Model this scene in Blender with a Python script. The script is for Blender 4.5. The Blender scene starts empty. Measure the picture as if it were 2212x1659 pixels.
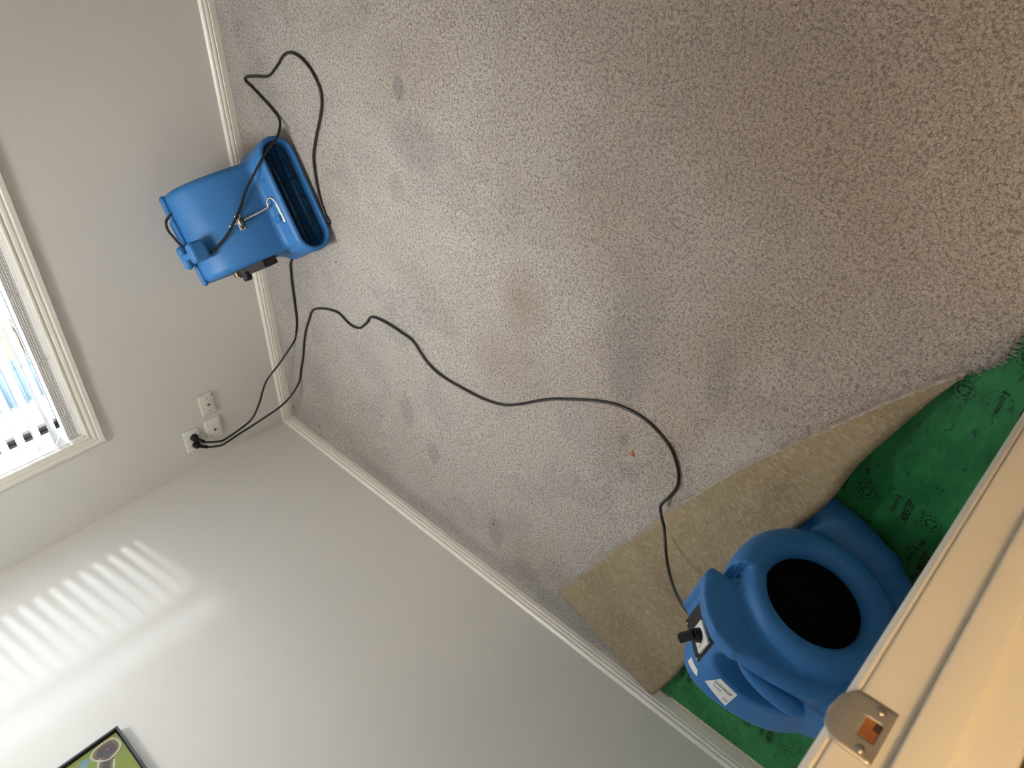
import bpy, bmesh, math, random
import numpy as np
from mathutils import Vector, Matrix
from mathutils.bvhtree import BVHTree
from mathutils import noise as mnoise
random.seed(7); RNG = np.random.default_rng(5)
S = bpy.context.scene
COL = S.collection
# ---------------------------------------------------------------- camera
R = [[0.0245, -0.7340, -0.6787], [-0.7923, -0.4282, 0.4345], [-0.6096, 0.5271, -0.5920]]   # rows: right, down, forward
CAMLOC = (2.609, -2.8822, 1.5372)
cd = bpy.data.cameras.new('camera'); cam = bpy.data.objects.new('camera', cd); COL.objects.link(cam)
cd.sensor_width = 36; cd.sensor_fit = 'HORIZONTAL'; cd.lens = 1682.2 / 2212 * 36; cd.clip_start = 0.02; cd.clip_end = 200
rt, dn, fw = [Vector(r).normalized() for r in R]
cam.matrix_world = Matrix(((rt.x, -dn.x, -fw.x, CAMLOC[0]), (rt.y, -dn.y, -fw.y, CAMLOC[1]), (rt.z, -dn.z, -fw.z, CAMLOC[2]), (0, 0, 0, 1)))
cd.dof.use_dof = True; cd.dof.focus_distance = 2.5; cd.dof.aperture_fstop = 9
S.camera = cam
# ---------------------------------------------------------------- world, exposure, lights
S.view_settings.view_transform = 'Standard'; S.view_settings.look = 'None'
S.view_settings.gamma = 1; S.view_settings.use_curve_mapping = False
S.view_settings.exposure = 0.85
W = bpy.data.worlds.new('sky'); S.world = W; W.use_nodes = True
wn = W.node_tree.nodes; wl = W.node_tree.links
bg = wn['Background']; bg.inputs[1].default_value = 9.0
tc = wn.new('ShaderNodeTexCoord'); sx = wn.new('ShaderNodeSeparateXYZ'); cr = wn.new('ShaderNodeValToRGB')
wl.new(tc.outputs['Generated'], sx.inputs[0]); wl.new(sx.outputs['Z'], cr.inputs[0]); wl.new(cr.outputs[0], bg.inputs[0])
cr.color_ramp.elements[0].position = 0.0; cr.color_ramp.elements[0].color = (0.95, 0.97, 1.0, 1)
cr.color_ramp.elements[1].position = 0.6; cr.color_ramp.elements[1].color = (0.80, 0.88, 1.0, 1)
def lamp(name, typ, loc, energy, color, **kw):
    l = bpy.data.lights.new(name, typ); l.energy = energy; l.color = color
    for k, v in kw.items(): setattr(l, k, v)
    o = bpy.data.objects.new(name, l); COL.objects.link(o); o.location = loc
    return o
sun = lamp('low_sun', 'SUN', (4, 3, 3), 1.7, (0.93, 0.96, 1.0), angle=math.radians(2.4))
sun.rotation_euler = Vector((-1.0, -0.47, -0.075)).to_track_quat('-Z', 'Y').to_euler()
por = lamp('window_daylight_portal', 'AREA', (1.25, 0.19, 1.5), 1.0, (1, 1, 1), shape='RECTANGLE', size=1.7, size_y=1.25)
por.data.cycles.is_portal = True; por.rotation_euler = Vector((0, -1, 0)).to_track_quat('-Z', 'Y').to_euler()
LAMP_STRENGTH = 24.0; HALL_STRENGTH = 48.0; SPOT_WATTS = 80.0
# ---------------------------------------------------------------- materials
def srgb(r, g, b):
    f = lambda c: (c / 255 / 12.92) if c / 255 <= 0.04045 else ((c / 255 + 0.055) / 1.055) ** 2.4
    return (f(r), f(g), f(b), 1)
class N:
    def __init__(s, name):
        s.m = bpy.data.materials.new(name); s.m.use_nodes = True; s.t = s.m.node_tree; s.n = s.t.nodes; s.b = s.n['Principled BSDF']
    def add(s, typ, **kw):
        x = s.n.new(typ)
        for k, v in kw.items():
            if k.startswith('i_'):
                x.inputs[k[2:].replace('_', ' ')].default_value = v
            else: setattr(x, k, v)
        return x
    def link(s, a, b): s.t.links.new(a, b)
    def tex(s, out='Object'):
        if not hasattr(s, '_tc'): s._tc = s.add('ShaderNodeTexCoord')
        return s._tc.outputs[out]
    def noise(s, scale, detail=2.0, rough=0.5, vec=None, dist=0.0):
        x = s.add('ShaderNodeTexNoise'); x.inputs['Scale'].default_value = scale; x.inputs['Detail'].default_value = detail
        x.inputs['Roughness'].default_value = rough; x.inputs['Distortion'].default_value = dist
        s.link(vec if vec is not None else s.tex(), x.inputs['Vector']); return x.outputs['Fac']
    def ramp(s, fac, stops, interp='LINEAR'):
        x = s.add('ShaderNodeValToRGB'); x.color_ramp.interpolation = interp
        e = x.color_ramp.elements
        while len(e) > len(stops): e.remove(e[-1])
        while len(e) < len(stops): e.new(0.5)
        for k, (p, c) in enumerate(stops):
            e[k].position = p; e[k].color = c if hasattr(c, '__len__') else (c, c, c, 1)
        s.link(fac, x.inputs[0]); return x.outputs[0]
    def mix(s, fac, a, b, mode='MIX'):
        x = s.add('ShaderNodeMix', data_type='RGBA', blend_type=mode)
        for v, k in ((fac, 0), (a, 6), (b, 7)):
            if hasattr(v, 'links') or hasattr(v, 'is_linked'): s.link(v, x.inputs[k])
            else: x.inputs[k].default_value = v
        return x.outputs[2]
    def math(s, op, a, b=0.0):
        x = s.add('ShaderNodeMath', operation=op)
        for v, k in ((a, 0), (b, 1)):
            if hasattr(v, 'is_linked'): s.link(v, x.inputs[k])
            else: x.inputs[k].default_value = v
        return x.outputs[0]
    def bump(s, h, strength=0.3, dist=0.01, prev=None):
        x = s.add('ShaderNodeBump'); x.inputs['Strength'].default_value = strength; x.inputs['Distance'].default_value = dist
        s.link(h, x.inputs['Height'])
        if prev is not None: s.link(prev, x.inputs['Normal'])
        s.link(x.outputs[0], s.b.inputs['Normal']); return x.outputs[0]
def simple(name, col, rough=0.5, metal=0.0, spec=0.5, nscale=40.0, var=0.06, bump=0.0, bdist=0.001):
    k = N(name); b = k.b
    b.inputs['Roughness'].default_value = rough; b.inputs['Metallic'].default_value = metal
    b.inputs['Specular IOR Level'].default_value = spec
    f = k.noise(nscale, 3)
    c = Vector(col[:3])
    k.link(k.ramp(f, [(0.3, (*(c * (1 - var)), 1)), (0.7, (*(c * (1 + var)), 1))]), b.inputs['Base Color'])
    if bump: k.bump(k.noise(nscale * 6, 3), bump, bdist)
    return k.m
M = {}
M['wall'] = simple('wall_paint', (0.70, 0.685, 0.655, 1), 0.75, nscale=2.0, var=0.012, bump=0.12, bdist=0.0006)
M['ceiling'] = simple('ceiling_paint', (0.85, 0.85, 0.83, 1), 0.85, nscale=2, var=0.01)
M['trim'] = simple('gloss_trim_paint', (0.80, 0.775, 0.70, 1), 0.28, nscale=5, var=0.015)
M['jamb'] = simple('door_frame_paint', (0.82, 0.79, 0.72, 1), 0.33, nscale=6, var=0.02, bump=0.15, bdist=0.0006)
M['winwhite'] = simple('window_white_paint', (0.86, 0.86, 0.84, 1), 0.35, var=0.01)
M['slat'] = simple('blind_slat_white', (0.84, 0.84, 0.83, 1), 0.4, var=0.015)
M['dark'] = simple('dark_rubber', srgb(40, 34, 34), 0.5)
M['slab'] = simple('floor_slab', srgb(120, 112, 100), 0.8, nscale=12, var=0.2)
M['blackplastic'] = simple('black_plastic', (0.010, 0.010, 0.011, 1), 0.48, spec=0.3, var=0.1)
M['cable'] = simple('black_cable_rubber', (0.010, 0.010, 0.011, 1), 0.38, var=0.1)
M['blackwire'] = simple('black_wire', (0.006, 0.006, 0.007, 1), 0.5)
M['void'] = simple('black_matt', (0.0012, 0.0012, 0.0014, 1), 0.85, spec=0.1)
M['whiteplastic'] = simple('white_plastic', (0.80, 0.80, 0.78, 1), 0.3, var=0.01)
M['creamplastic'] = simple('cream_plastic', (0.74, 0.70, 0.62, 1), 0.35, var=0.02)
M['screw'] = simple('dull_screw_steel', (0.50, 0.47, 0.42, 1), 0.22, metal=1.0)
M['steel'] = simple('brushed_nickel', (0.56, 0.53, 0.48, 1), 0.42, metal=0.85, nscale=25, var=0.12)
M['zinc'] = simple('bare_aluminium_rod', (0.62, 0.60, 0.55, 1), 0.42, metal=0.7, nscale=60, var=0.1)
M['copperwood'] = simple('raw_timber_mortice', srgb(150, 92, 50), 0.7, nscale=80, var=0.25)
M['frame'] = simple('charcoal_frame_paint', srgb(52, 54, 62), 0.45, nscale=30, var=0.1)
M['paper'] = simple('white_label_paper', (0.78, 0.78, 0.78, 1), 0.5, var=0.01)
M['ink'] = simple('dark_ink', srgb(40, 42, 52), 0.6)
M['greenink'] = simple('underlay_ink', (0.004, 0.022, 0.010, 1), 0.7)
M['cord'] = simple('blind_cord_white', (0.85, 0.85, 0.84, 1), 0.6)
M['leaf'] = simple('dry_leaf', srgb(176, 110, 70), 0.7)
M['fringe'] = simple('pale_frayed_yarn', (0.52, 0.475, 0.44, 1), 0.9, nscale=60, var=0.12)
M['lint'] = simple('dark_lint', srgb(40, 36, 34), 0.9)
def emit(name, col, st):
    m = bpy.data.materials.new(name); m.use_nodes = True; b = m.node_tree.nodes['Principled BSDF']
    b.inputs['Base Color'].default_value = (0.8, 0.8, 0.8, 1); b.inputs['Emission Color'].default_value = col; b.inputs['Emission Strength'].default_value = st
    return m
M['lamp'] = emit('lamp_diffuser_neutral', (1.0, 0.98, 0.935, 1), LAMP_STRENGTH)
M['halllamp'] = emit('lamp_diffuser_warm', (1.0, 0.66, 0.33, 1), HALL_STRENGTH)
def glass():
    m = bpy.data.materials.new('window_glass'); m.use_nodes = True; t = m.node_tree; t.nodes.clear()
    o = t.nodes.new('ShaderNodeOutputMaterial'); tr = t.nodes.new('ShaderNodeBsdfTransparent'); g = t.nodes.new('ShaderNodeBsdfGlossy')
    g.inputs['Roughness'].default_value = 0.02; tr.inputs[0].default_value = (0.93, 0.96, 0.97, 1)
    lw = t.nodes.new('ShaderNodeLayerWeight'); lw.inputs[0].default_value = 0.5; pw = t.nodes.new('ShaderNodeMath'); pw.operation = 'POWER'; pw.inputs[1].default_value = 5.0; t.links.new(lw.outputs['Facing'], pw.inputs[0]); fr = t.nodes.new('ShaderNodeMath'); fr.operation = 'MULTIPLY_ADD'; fr.inputs[1].default_value = 0.5; fr.inputs[2].default_value = 0.04; t.links.new(pw.outputs[0], fr.inputs[0]); mx = t.nodes.new('ShaderNodeMixShader')
    t.links.new(fr.outputs[0], mx.inputs[0]); t.links.new(tr.outputs[0], mx.inputs[1]); t.links.new(g.outputs[0], mx.inputs[2]); t.links.new(mx.outputs[0], o.inputs[0])
    return m
M['glass'] = glass()
# blue rotomoulded plastic
k = N('blue_moulded_plastic'); k.b.inputs['Roughness'].default_value = 0.46; k.b.inputs['Specular IOR Level'].default_value = 0.36
f1 = k.noise(6, 3); f2 = k.noise(45, 4, 0.6)
c = k.ramp(f1, [(0.3, (0.026, 0.150, 0.40, 1)), (0.7, (0.034, 0.178, 0.46, 1))])
scuff = k.ramp(f2, [(0.60, 0.0), (0.74, 0.22)])
k.link(k.mix(scuff, c, (0.10, 0.25, 0.48, 1)), k.b.inputs['Base Color']); k.bump(k.noise(400, 2), 0.12, 0.0004)
M['blue'] = k.m
# carpet pile
def carpet_mat(name, mode):
    k = N(name); k.b.inputs['Roughness'].default_value = 0.95; k.b.inputs['Specular IOR Level'].default_value = 0.12
    k.b.inputs['Sheen Weight'].default_value = 0.25; k.b.inputs['Sheen Roughness'].default_value = 0.6
    P = k.tex()
    wv = k.add('ShaderNodeTexNoise'); wv.inputs['Scale'].default_value = 110; wv.inputs['Detail'].default_value = 3; k.link(P, wv.inputs['Vector'])
    va = k.add('ShaderNodeVectorMath', operation='SCALE'); k.link(wv.outputs['Color'], va.inputs[0]); va.inputs['Scale'].default_value = 0.016
    vb = k.add('ShaderNodeVectorMath', operation='ADD'); k.link(P, vb.inputs[0]); k.link(va.outputs[0], vb.inputs[1])
    vo = k.add('ShaderNodeTexVoronoi', feature='DISTANCE_TO_EDGE'); vo.inputs['Scale'].default_value = 150; k.link(vb.outputs[0], vo.inputs['Vector'])
    tn = k.noise(120, 3, 0.6); fine = k.noise(520, 2, 0.6); med = k.noise(48, 3, 0.6)
    tuft = k.math('ADD', vo.outputs['Distance'], k.math('MULTIPLY', k.math('SUBTRACT', tn, 0.42), 0.9))
    gap = k.ramp(tuft, [(0.0, 0.0), (0.13, 0.7), (0.35, 1.0)])
    hgt = k.math('ADD', k.math('MULTIPLY', gap, 0.75), k.math('MULTIPLY', fine, 0.30))
    hgt = k.math('ADD', hgt, k.math('MULTIPLY', med, 0.45))
    # pile colour: grey mauve yarn with tan soiling in broad soft patches
    big = k.noise(1.15, 4, 0.55, dist=0.6); big2 = k.noise(3.4, 4, 0.55, dist=0.5); fib = k.noise(260, 2)
    yarn = k.ramp(fib, [(0.32, (0.46, 0.42, 0.385, 1)), (0.68, (0.64, 0.595, 0.55, 1))])
    c1 = k.mix(k.ramp(big, [(0.50, 0.0), (0.70, 0.55)]), yarn, (0.40, 0.315, 0.235, 1))
    c2 = k.mix(k.ramp(big2, [(0.52, 0.0), (0.60, 0.22), (0.72, 0.26)]), c1, (0.30, 0.275, 0.29, 1))
    # stains, plus dents and light falloff painted in as colour: (x, y, rx, ry, colour, weight)
    for (x, y, rx, ry, cc, w, sharp) in STAINS_AND_SHADE:
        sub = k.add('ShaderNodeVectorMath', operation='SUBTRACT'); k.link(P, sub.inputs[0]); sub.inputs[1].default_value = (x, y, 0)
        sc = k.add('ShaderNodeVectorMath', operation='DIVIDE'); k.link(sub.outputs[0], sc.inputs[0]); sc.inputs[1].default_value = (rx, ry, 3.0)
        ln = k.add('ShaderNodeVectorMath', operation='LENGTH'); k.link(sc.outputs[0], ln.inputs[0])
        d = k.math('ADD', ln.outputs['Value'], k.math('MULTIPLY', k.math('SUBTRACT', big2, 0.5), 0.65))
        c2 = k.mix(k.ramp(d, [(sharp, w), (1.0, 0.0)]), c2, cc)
    # shade in the gaps between tufts, painted in as a browner grey
    c3 = k.mix(k.ramp(tuft, [(-0.02, 0.70), (0.085, 0.0)]), c2, (0.12, 0.098, 0.085, 1))
    k.link(c3, k.b.inputs['Base Color'])
    k.bump(hgt, 1.0, 0.0055)
    return k.m
BR = (0.33, 0.235, 0.16, 1); MV = (0.30, 0.272, 0.285, 1); GY = (0.27, 0.265, 0.26, 1)
STAINS_AND_SHADE = [(1.35, -1.55, .17, .13, BR, .55, .1), (1.10, -1.50, .20, .22, BR, .35, .2), (1.75, -1.85, .3, .25, BR, .28, .1),
          (1.42, -1.95, .30, .14, MV, .45, .3), (2.35, -2.35, 1.25, 1.15, (.25, .218, .19, 1), .50, .12), (1.55, -0.98, .06, .05, GY, .35, .6), (1.06, -1.97, .035, .022, GY, .8, .6), (1.28, -1.95, .12, .07, MV, .45, .6), (1.42, -2.22, .14, .05, MV, .35, .6), (1.05, -1.95, .25, .12, BR, .30, .2),  # broad entry towards the door paints light falloff into the pile colour
          (0.58, -0.95, .10, .05, GY, .45, .6), (0.95, -0.92, .06, .09, GY, .30, .6), (1.88, -1.02, .05, .03, GY, .75, .7), (1.72, -1.08, .10, .14, MV, .40, .6),
          (0.45, -1.10, .07, .04, GY, .45, .7), (0.25, -1.45, .10, .05, GY, .45, .7), (0.16, -1.62, .06, .08, GY, .45, .7), (0.95, -2.0, .05, .05, MV, .45, .6),
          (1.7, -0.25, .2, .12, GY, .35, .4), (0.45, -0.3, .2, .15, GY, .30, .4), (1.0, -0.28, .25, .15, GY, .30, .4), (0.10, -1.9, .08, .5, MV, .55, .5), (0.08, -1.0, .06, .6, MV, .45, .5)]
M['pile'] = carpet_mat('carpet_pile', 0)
# jute carpet backing
k = N('jute_backing'); k.b.inputs['Roughness'].default_value = 0.85; k.b.inputs['Specular IOR Level'].default_value = 0.25
mp = k.add('ShaderNodeMapping'); mp.inputs['Scale'].default_value = (3.0, 1.0, 1.0); k.link(k.tex(), mp.inputs[0])
a1 = k.noise(4, 4, 0.6); a2 = k.noise(55, 6, 0.72, vec=mp.outputs[0]); a3 = k.noise(220, 2, vec=mp.outputs[0])
c = k.ramp(a1, [(0.3, (0.235, 0.185, 0.118, 1)), (0.7, (0.33, 0.265, 0.17, 1))])
c = k.mix(k.ramp(k.math('ADD', k.math('MULTIPLY', a2, 0.6), k.math('MULTIPLY', k.noise(38, 4, 0.7, dist=1.5), 0.4)), [(0.48, 0.0), (0.64, 0.62)]), c, (0.52, 0.44, 0.31, 1))
c = k.mix(k.ramp(a2, [(0.28, 0.4), (0.42, 0.0)]), c, (0.16, 0.12, 0.08, 1))
k.link(c, k.b.inputs['Base Color']); k.bump(k.math('ADD', a2, k.math('MULTIPLY', a3, 0.4)), 0.6, 0.003)
M['jute'] = k.m
# green rubber-crumb underlay
k = N('green_underlay_foam'); k.b.inputs['Roughness'].default_value = 0.55
mp = k.add('ShaderNodeMapping'); mp.inputs['Scale'].default_value = (0.55, 1.5, 1.0); mp.inputs['Rotation'].default_value = (0, 0, 0.35); k.link(k.tex(), mp.inputs[0])
a1 = k.noise(22, 5, 0.65, vec=mp.outputs[0]); a2 = k.noise(150, 3, vec=mp.outputs[0])
vo = k.add('ShaderNodeTexVoronoi'); vo.inputs['Scale'].default_value = 26; k.link(mp.outputs[0], vo.inputs['Vector'])
fl = k.noise(46, 2, 0.6, vec=mp.outputs[0], dist=0.8); wob = k.math('ADD', k.math('MULTIPLY', k.math('SUBTRACT', 1.0, fl), 0.75), k.math('MULTIPLY', a1, 0.10))
c = k.ramp(a1, [(0.25, (0.003, 0.085, 0.022, 1)), (0.5, (0.007, 0.150, 0.036, 1)), (0.75, (0.018, 0.235, 0.060, 1))])
c = k.mix(k.ramp(k.noise(5, 4, 0.6), [(0.40, 0.0), (0.62, 0.55)]), c, (0.040, 0.27, 0.085, 1))
c = k.mix(k.ramp(wob, [(0.300, 0.85), (0.330, 0.0)]), c, (0.006, 0.042, 0.036, 1))
k.link(c, k.b.inputs['Base Color']); k.bump(k.math('ADD', a1, k.math('MULTIPLY', a2, 0.3)), 0.35, 0.003)
M['underlay'] = k.m
M['gripper'] = simple('gripper_rod_timber', srgb(196, 182, 160), 0.75, nscale=50, var=0.12)
M['darkwood'] = simple('dark_aged_timber', srgb(70, 52, 38), 0.8, nscale=50, var=0.35)
# outdoors
k = N('corrugated_blue_steel'); k.b.inputs['Roughness'].default_value = 0.35
c = k.ramp(k.noise(9, 4), [(0.3, (0.028, 0.056, 0.080, 1)), (0.7, (0.048, 0.084, 0.108, 1))]); k.link(c, k.b.inputs['Base Color']); M['bluesteel'] = k.m
M['whiteout'] = simple('white_exterior_paint', (0.16, 0.18, 0.19, 1), 0.5, nscale=3, var=0.06)
M['render'] = simple('white_rendered_wall', (0.75, 0.75, 0.74, 1), 0.8, nscale=20, var=0.04)
M['orange'] = simple('weathered_orange_timber', (0.10, 0.055, 0.028, 1), 0.8, nscale=14, var=0.45)
M['ground'] = simple('outdoor_paving', (0.40, 0.40, 0.38, 1), 0.85, nscale=5, var=0.1)
# ---------------------------------------------------------------- helpers
def put(o, label=None, cat=None, group=None, kind=None):
    if label: o['label'] = label
    if cat: o['category'] = cat
    if group: o['group'] = group
    if kind: o['kind'] = kind
    return o
def mkobj(name, me, mats, parent=None, smooth=True):
    if not isinstance(mats, (list, tuple)): mats = [mats]
    for m in mats: me.materials.append(m)
    if smooth and len(me.polygons): me.polygons.foreach_set('use_smooth', [True] * len(me.polygons))
    o = bpy.data.objects.new(name, me); COL.objects.link(o)
    if parent is not None: o.parent = parent
    return o
def obj(name, bm, mats, parent=None, smooth=False, angle=None):
    me = bpy.data.meshes.new(name); bmesh.ops.recalc_face_normals(bm, faces=bm.faces); bm.to_mesh(me); bm.free()
    o = mkobj(name, me, mats, parent, smooth)
    if angle is not None:
        me.polygons.foreach_set('use_smooth', [True] * len(me.polygons)); me.set_sharp_from_angle(angle=math.radians(angle))
    return o
def empty(name, loc, rz=0.0):
    o = bpy.data.objects.new(name, None); COL.objects.link(o); o.location = loc; o.rotation_euler = (0, 0, rz); o.empty_display_size = 0.05
    return o
def box(bm, lo, hi, bev=0.0, seg=2):
    c = [(a + b) / 2 for a, b in zip(lo, hi)]; s = [abs(b - a) for a, b in zip(lo, hi)]
    r = bmesh.ops.create_cube(bm, size=1.0, matrix=Matrix.Translation(c) @ Matrix.Diagonal((*s, 1)))
    if bev > 0:
        es = list({e for v in r['verts'] for e in v.link_edges})
        bmesh.ops.bevel(bm, geom=es, offset=min(bev, min(s) * 0.49), segments=seg, affect='EDGES', profile=0.5)
def cyl(bm, p, q, r, seg=24, r2=None, caps=True):
    p = Vector(p); q = Vector(q); d = q - p
    m = Matrix.Translation((p + q) / 2) @ d.to_track_quat('Z', 'Y').to_matrix().to_4x4()
    bmesh.ops.create_cone(bm, cap_ends=caps, segments=seg, radius1=r, radius2=r if r2 is None else r2, depth=d.length, matrix=m)
def sphere(bm, c, r, sc=(1, 1, 1), u=20, v=12, rot=None):
    m = Matrix.Translation(c) @ (rot if rot else Matrix.Identity(4)) @ Matrix.Diagonal((*sc, 1))
    bmesh.ops.create_uvsphere(bm, u_segments=u, v_segments=v, radius=r, matrix=m)
def catmull(P, n=8, closed=False):
    P = [Vector(p) for p in P]; out = []
    L = len(P)
    for i in range(L if closed else L - 1):
        if closed: a, b, c, d = P[(i - 1) % L], P[i], P[(i + 1) % L], P[(i + 2) % L]
        else: a, b, c, d = P[max(i - 1, 0)], P[i], P[i + 1], P[min(i + 2, L - 1)]
        for j in range(n):
            t = j / n
            out.append(0.5 * ((2 * b) + (-a + c) * t + (2 * a - 5 * b + 4 * c - d) * t * t + (-a + 3 * b - 3 * c + d) * t ** 3))
    if not closed: out.append(P[-1])
    return out
def tube(bm, pts, r, seg=10, caps=True, closed=False):
    pts = [Vector(p) for p in pts]; n = len(pts); rings = []
    up = None
    for i, p in enumerate(pts):
        if closed: t = pts[(i + 1) % n] - pts[(i - 1) % n]
        else: t = pts[min(i + 1, n - 1)] - pts[max(i - 1, 0)]
        if t.length < 1e-9: t = Vector((0, 0, 1))
        t.normalize()
        if up is None:
            up = t.orthogonal().normalized()
        up = (up - t * up.dot(t)); up = up.normalized() if up.length > 1e-6 else t.orthogonal().normalized()
        s = t.cross(up); rr = r(i / (n - 1)) if callable(r) else r
        rings.append([bm.verts.new(p + (up * math.cos(a) + s * math.sin(a)) * rr) for a in [2 * math.pi * k / seg for k in range(seg)]])
    m = n if closed else n - 1
    for i in range(m):
        A = rings[i]; B = rings[(i + 1) % n]
        for k in range(seg): bm.faces.new((A[k], A[(k + 1) % seg], B[(k + 1) % seg], B[k]))
    if caps and not closed:
        bm.faces.new(rings[0][::-1]); bm.faces.new(rings[-1])
def prism(bm, pts, axis, a, b):
    """closed 2D polygon extruded along an axis; pts are the other two coordinates in xyz order"""
    def mk(u, v, w):
        return {0: (w, u, v), 1: (u, w, v), 2: (u, v, w)}[axis]
    A = [bm.verts.new(mk(u, v, a)) for u, v in pts]; B = [bm.verts.new(mk(u, v, b)) for u, v in pts]
    n = len(pts)
    bm.faces.new(A[::-1]); bm.faces.new(B)
    for i in range(n): bm.faces.new((A[i], A[(i + 1) % n], B[(i + 1) % n], B[i]))
def textbm(bm, s, size, mat, mapf=None, shear=0.0, xs=1.0, ext=0.0, off=0.0):
    cu = bpy.data.curves.new('t', 'FONT'); cu.body = s; cu.size = size; cu.align_x = 'CENTER'; cu.align_y = 'CENTER'; cu.extrude = ext; cu.shear = shear; cu.offset = off
    cu.resolution_u = 3
    o = bpy.data.objects.new('t', cu); COL.objects.link(o); bpy.context.view_layer.update()
    me = bpy.data.meshes.new_from_object(o.evaluated_get(bpy.context.evaluated_depsgraph_get()))
    bpy.data.objects.remove(o); bpy.data.curves.remove(cu)
    base = []
    for v in me.vertices:
        p = Vector((v.co.x * xs, v.co.y, v.co.z)); p = mat @ p
        if mapf: p = Vector(mapf(p))
        base.append(bm.verts.new(p))
    for f in me.polygons:
        try: bm.faces.new([base[i] for i in f.vertices])
        except ValueError: pass
    bpy.data.meshes.remove(me)
# --- signed distance modelling with surface nets (moulded plastic shells)
def surface_net(D, org, h):
    nx, ny, nz = D.shape; ins = D < 0
    acc = np.zeros((nx - 1, ny - 1, nz - 1, 3)); cnt = np.zeros((nx - 1, ny - 1, nz - 1))
    c = [(i, j, k) for i in (0, 1) for j in (0, 1) for k in (0, 1)]
    sl = lambda A, o: A[o[0]:o[0] + nx - 1, o[1]:o[1] + ny - 1, o[2]:o[2] + nz - 1]
    for a in c:
        for ax in range(3):
            if a[ax] == 0:
                b = list(a); b[ax] = 1
                da, db = sl(D, a), sl(D, b); m = (da < 0) != (db < 0)
                t = np.where(m, da / np.where(m, da - db, 1), 0)
                for q in range(3):
                    acc[..., q] += np.where(m, a[q] + (t if q == ax else 0), 0)
                cnt += m
    act = cnt > 0
    idx = -np.ones(act.shape, int); idx[act] = np.arange(act.sum())
    ijk = np.argwhere(act); V = (ijk + acc[act] / cnt[act][:, None]) * h + np.array(org)
    F = []
    for ax in range(3):
        o1, o2 = [(1, 2), (2, 0), (0, 1)][ax]
        s0 = [slice(1, -1)] * 3; s1 = [slice(1, -1)] * 3; s0[ax] = slice(0, -1); s1[ax] = slice(1, None)
        A, B = ins[tuple(s0)], ins[tuple(s1)]; ch = np.argwhere(A != B)
        if not len(ch): continue
        off = np.ones(3, int); off[ax] = 0; base = ch + off
        flip = A[tuple(ch.T)]
        q = []
        for (u, v) in ((0, 0), (-1, 0), (-1, -1), (0, -1)):
            p = base.copy(); p[:, o1] += u; p[:, o2] += v; q.append(idx[tuple(p.T)])
        q = np.stack(q, 1); q[~flip] = q[~flip][:, ::-1]; F.append(q)
    return V, np.concatenate(F)
def sdf_obj(name, fn, lo, hi, h, mats, parent):
    ax = [np.arange(lo[i], hi[i] + h, h) for i in range(3)]
    X, Y, Z = np.meshgrid(*ax, indexing='ij')
    V, F = surface_net(fn(X, Y, Z), (lo[0], lo[1], lo[2]), h)
    me = bpy.data.meshes.new(name); me.from_pydata(V.tolist(), [], F.tolist()); me.update()
    o = mkobj(name, me, mats, parent)
    sm = o.modifiers.new('smooth', 'SMOOTH'); sm.factor = 0.5; sm.iterations = 3
    return o
def smin(a, b, k):
    h = np.clip(0.5 + 0.5 * (b - a) / k, 0, 1); return b * (1 - h) + a * h - k * h * (1 - h)
def smax(a, b, k): return -smin(-a, -b, k)
def poly2(pts, A, B):
    """signed distance to polygon in coordinates A,B (negative inside)"""
    pts = [np.array(p, float) for p in pts]; d = np.full(A.shape, 1e9); s = np.ones(A.shape)
    n = len(pts)
    for i in range(n):
        vi, vj = pts[i], pts[i - 1]; e = vj - vi; wa, wb = A - vi[0], B - vi[1]
        t = np.clip((wa * e[0] + wb * e[1]) / (e @ e), 0, 1)
        d = np.minimum(d, (wa - e[0] * t) ** 2 + (wb - e[1] * t) ** 2)
        c1 = B >= vi[1]; c2 = B < vj[1]; c3 = e[0] * wb > e[1] * wa
        fl = (c1 & c2 & c3) | (~c1 & ~c2 & ~c3); s = np.where(fl, -s, s)
    return s * np.sqrt(d)
def extr(d2, C, a, b, r=0.0):
    """extrude 2D distance along C in [a,b] with rounded edges r"""
    dz = np.abs(C - (a + b) / 2) - (b - a) / 2 + r; d2 = d2 + r
    return np.minimum(np.maximum(d2, dz), 0) + np.hypot(np.maximum(d2, 0), np.maximum(dz, 0)) - r
def rbox(X, Y, Z, c, hs, r):
    q = [np.abs(A - c[i]) - hs[i] + r for i, A in enumerate((X, Y, Z))]
    return np.sqrt(sum(np.maximum(a, 0) ** 2 for a in q)) + np.minimum(np.maximum(np.maximum(q[0], q[1]), q[2]), 0) - r
def caps_(X, Y, Z, a, b, r):
    a = np.array(a); b = np.array(b); e = b - a
    t = np.clip(((X - a[0]) * e[0] + (Y - a[1]) * e[1] + (Z - a[2]) * e[2]) / (e @ e), 0, 1)
    return np.sqrt((X - a[0] - e[0] * t) ** 2 + (Y - a[1] - e[1] * t) ** 2 + (Z - a[2] - e[2] * t) ** 2) - r
def ell(X, Y, Z, c, r):
    k0 = np.sqrt(((X - c[0]) / r[0]) ** 2 + ((Y - c[1]) / r[1]) ** 2 + ((Z - c[2]) / r[2]) ** 2)
    return (k0 - 1) * min(r)
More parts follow.
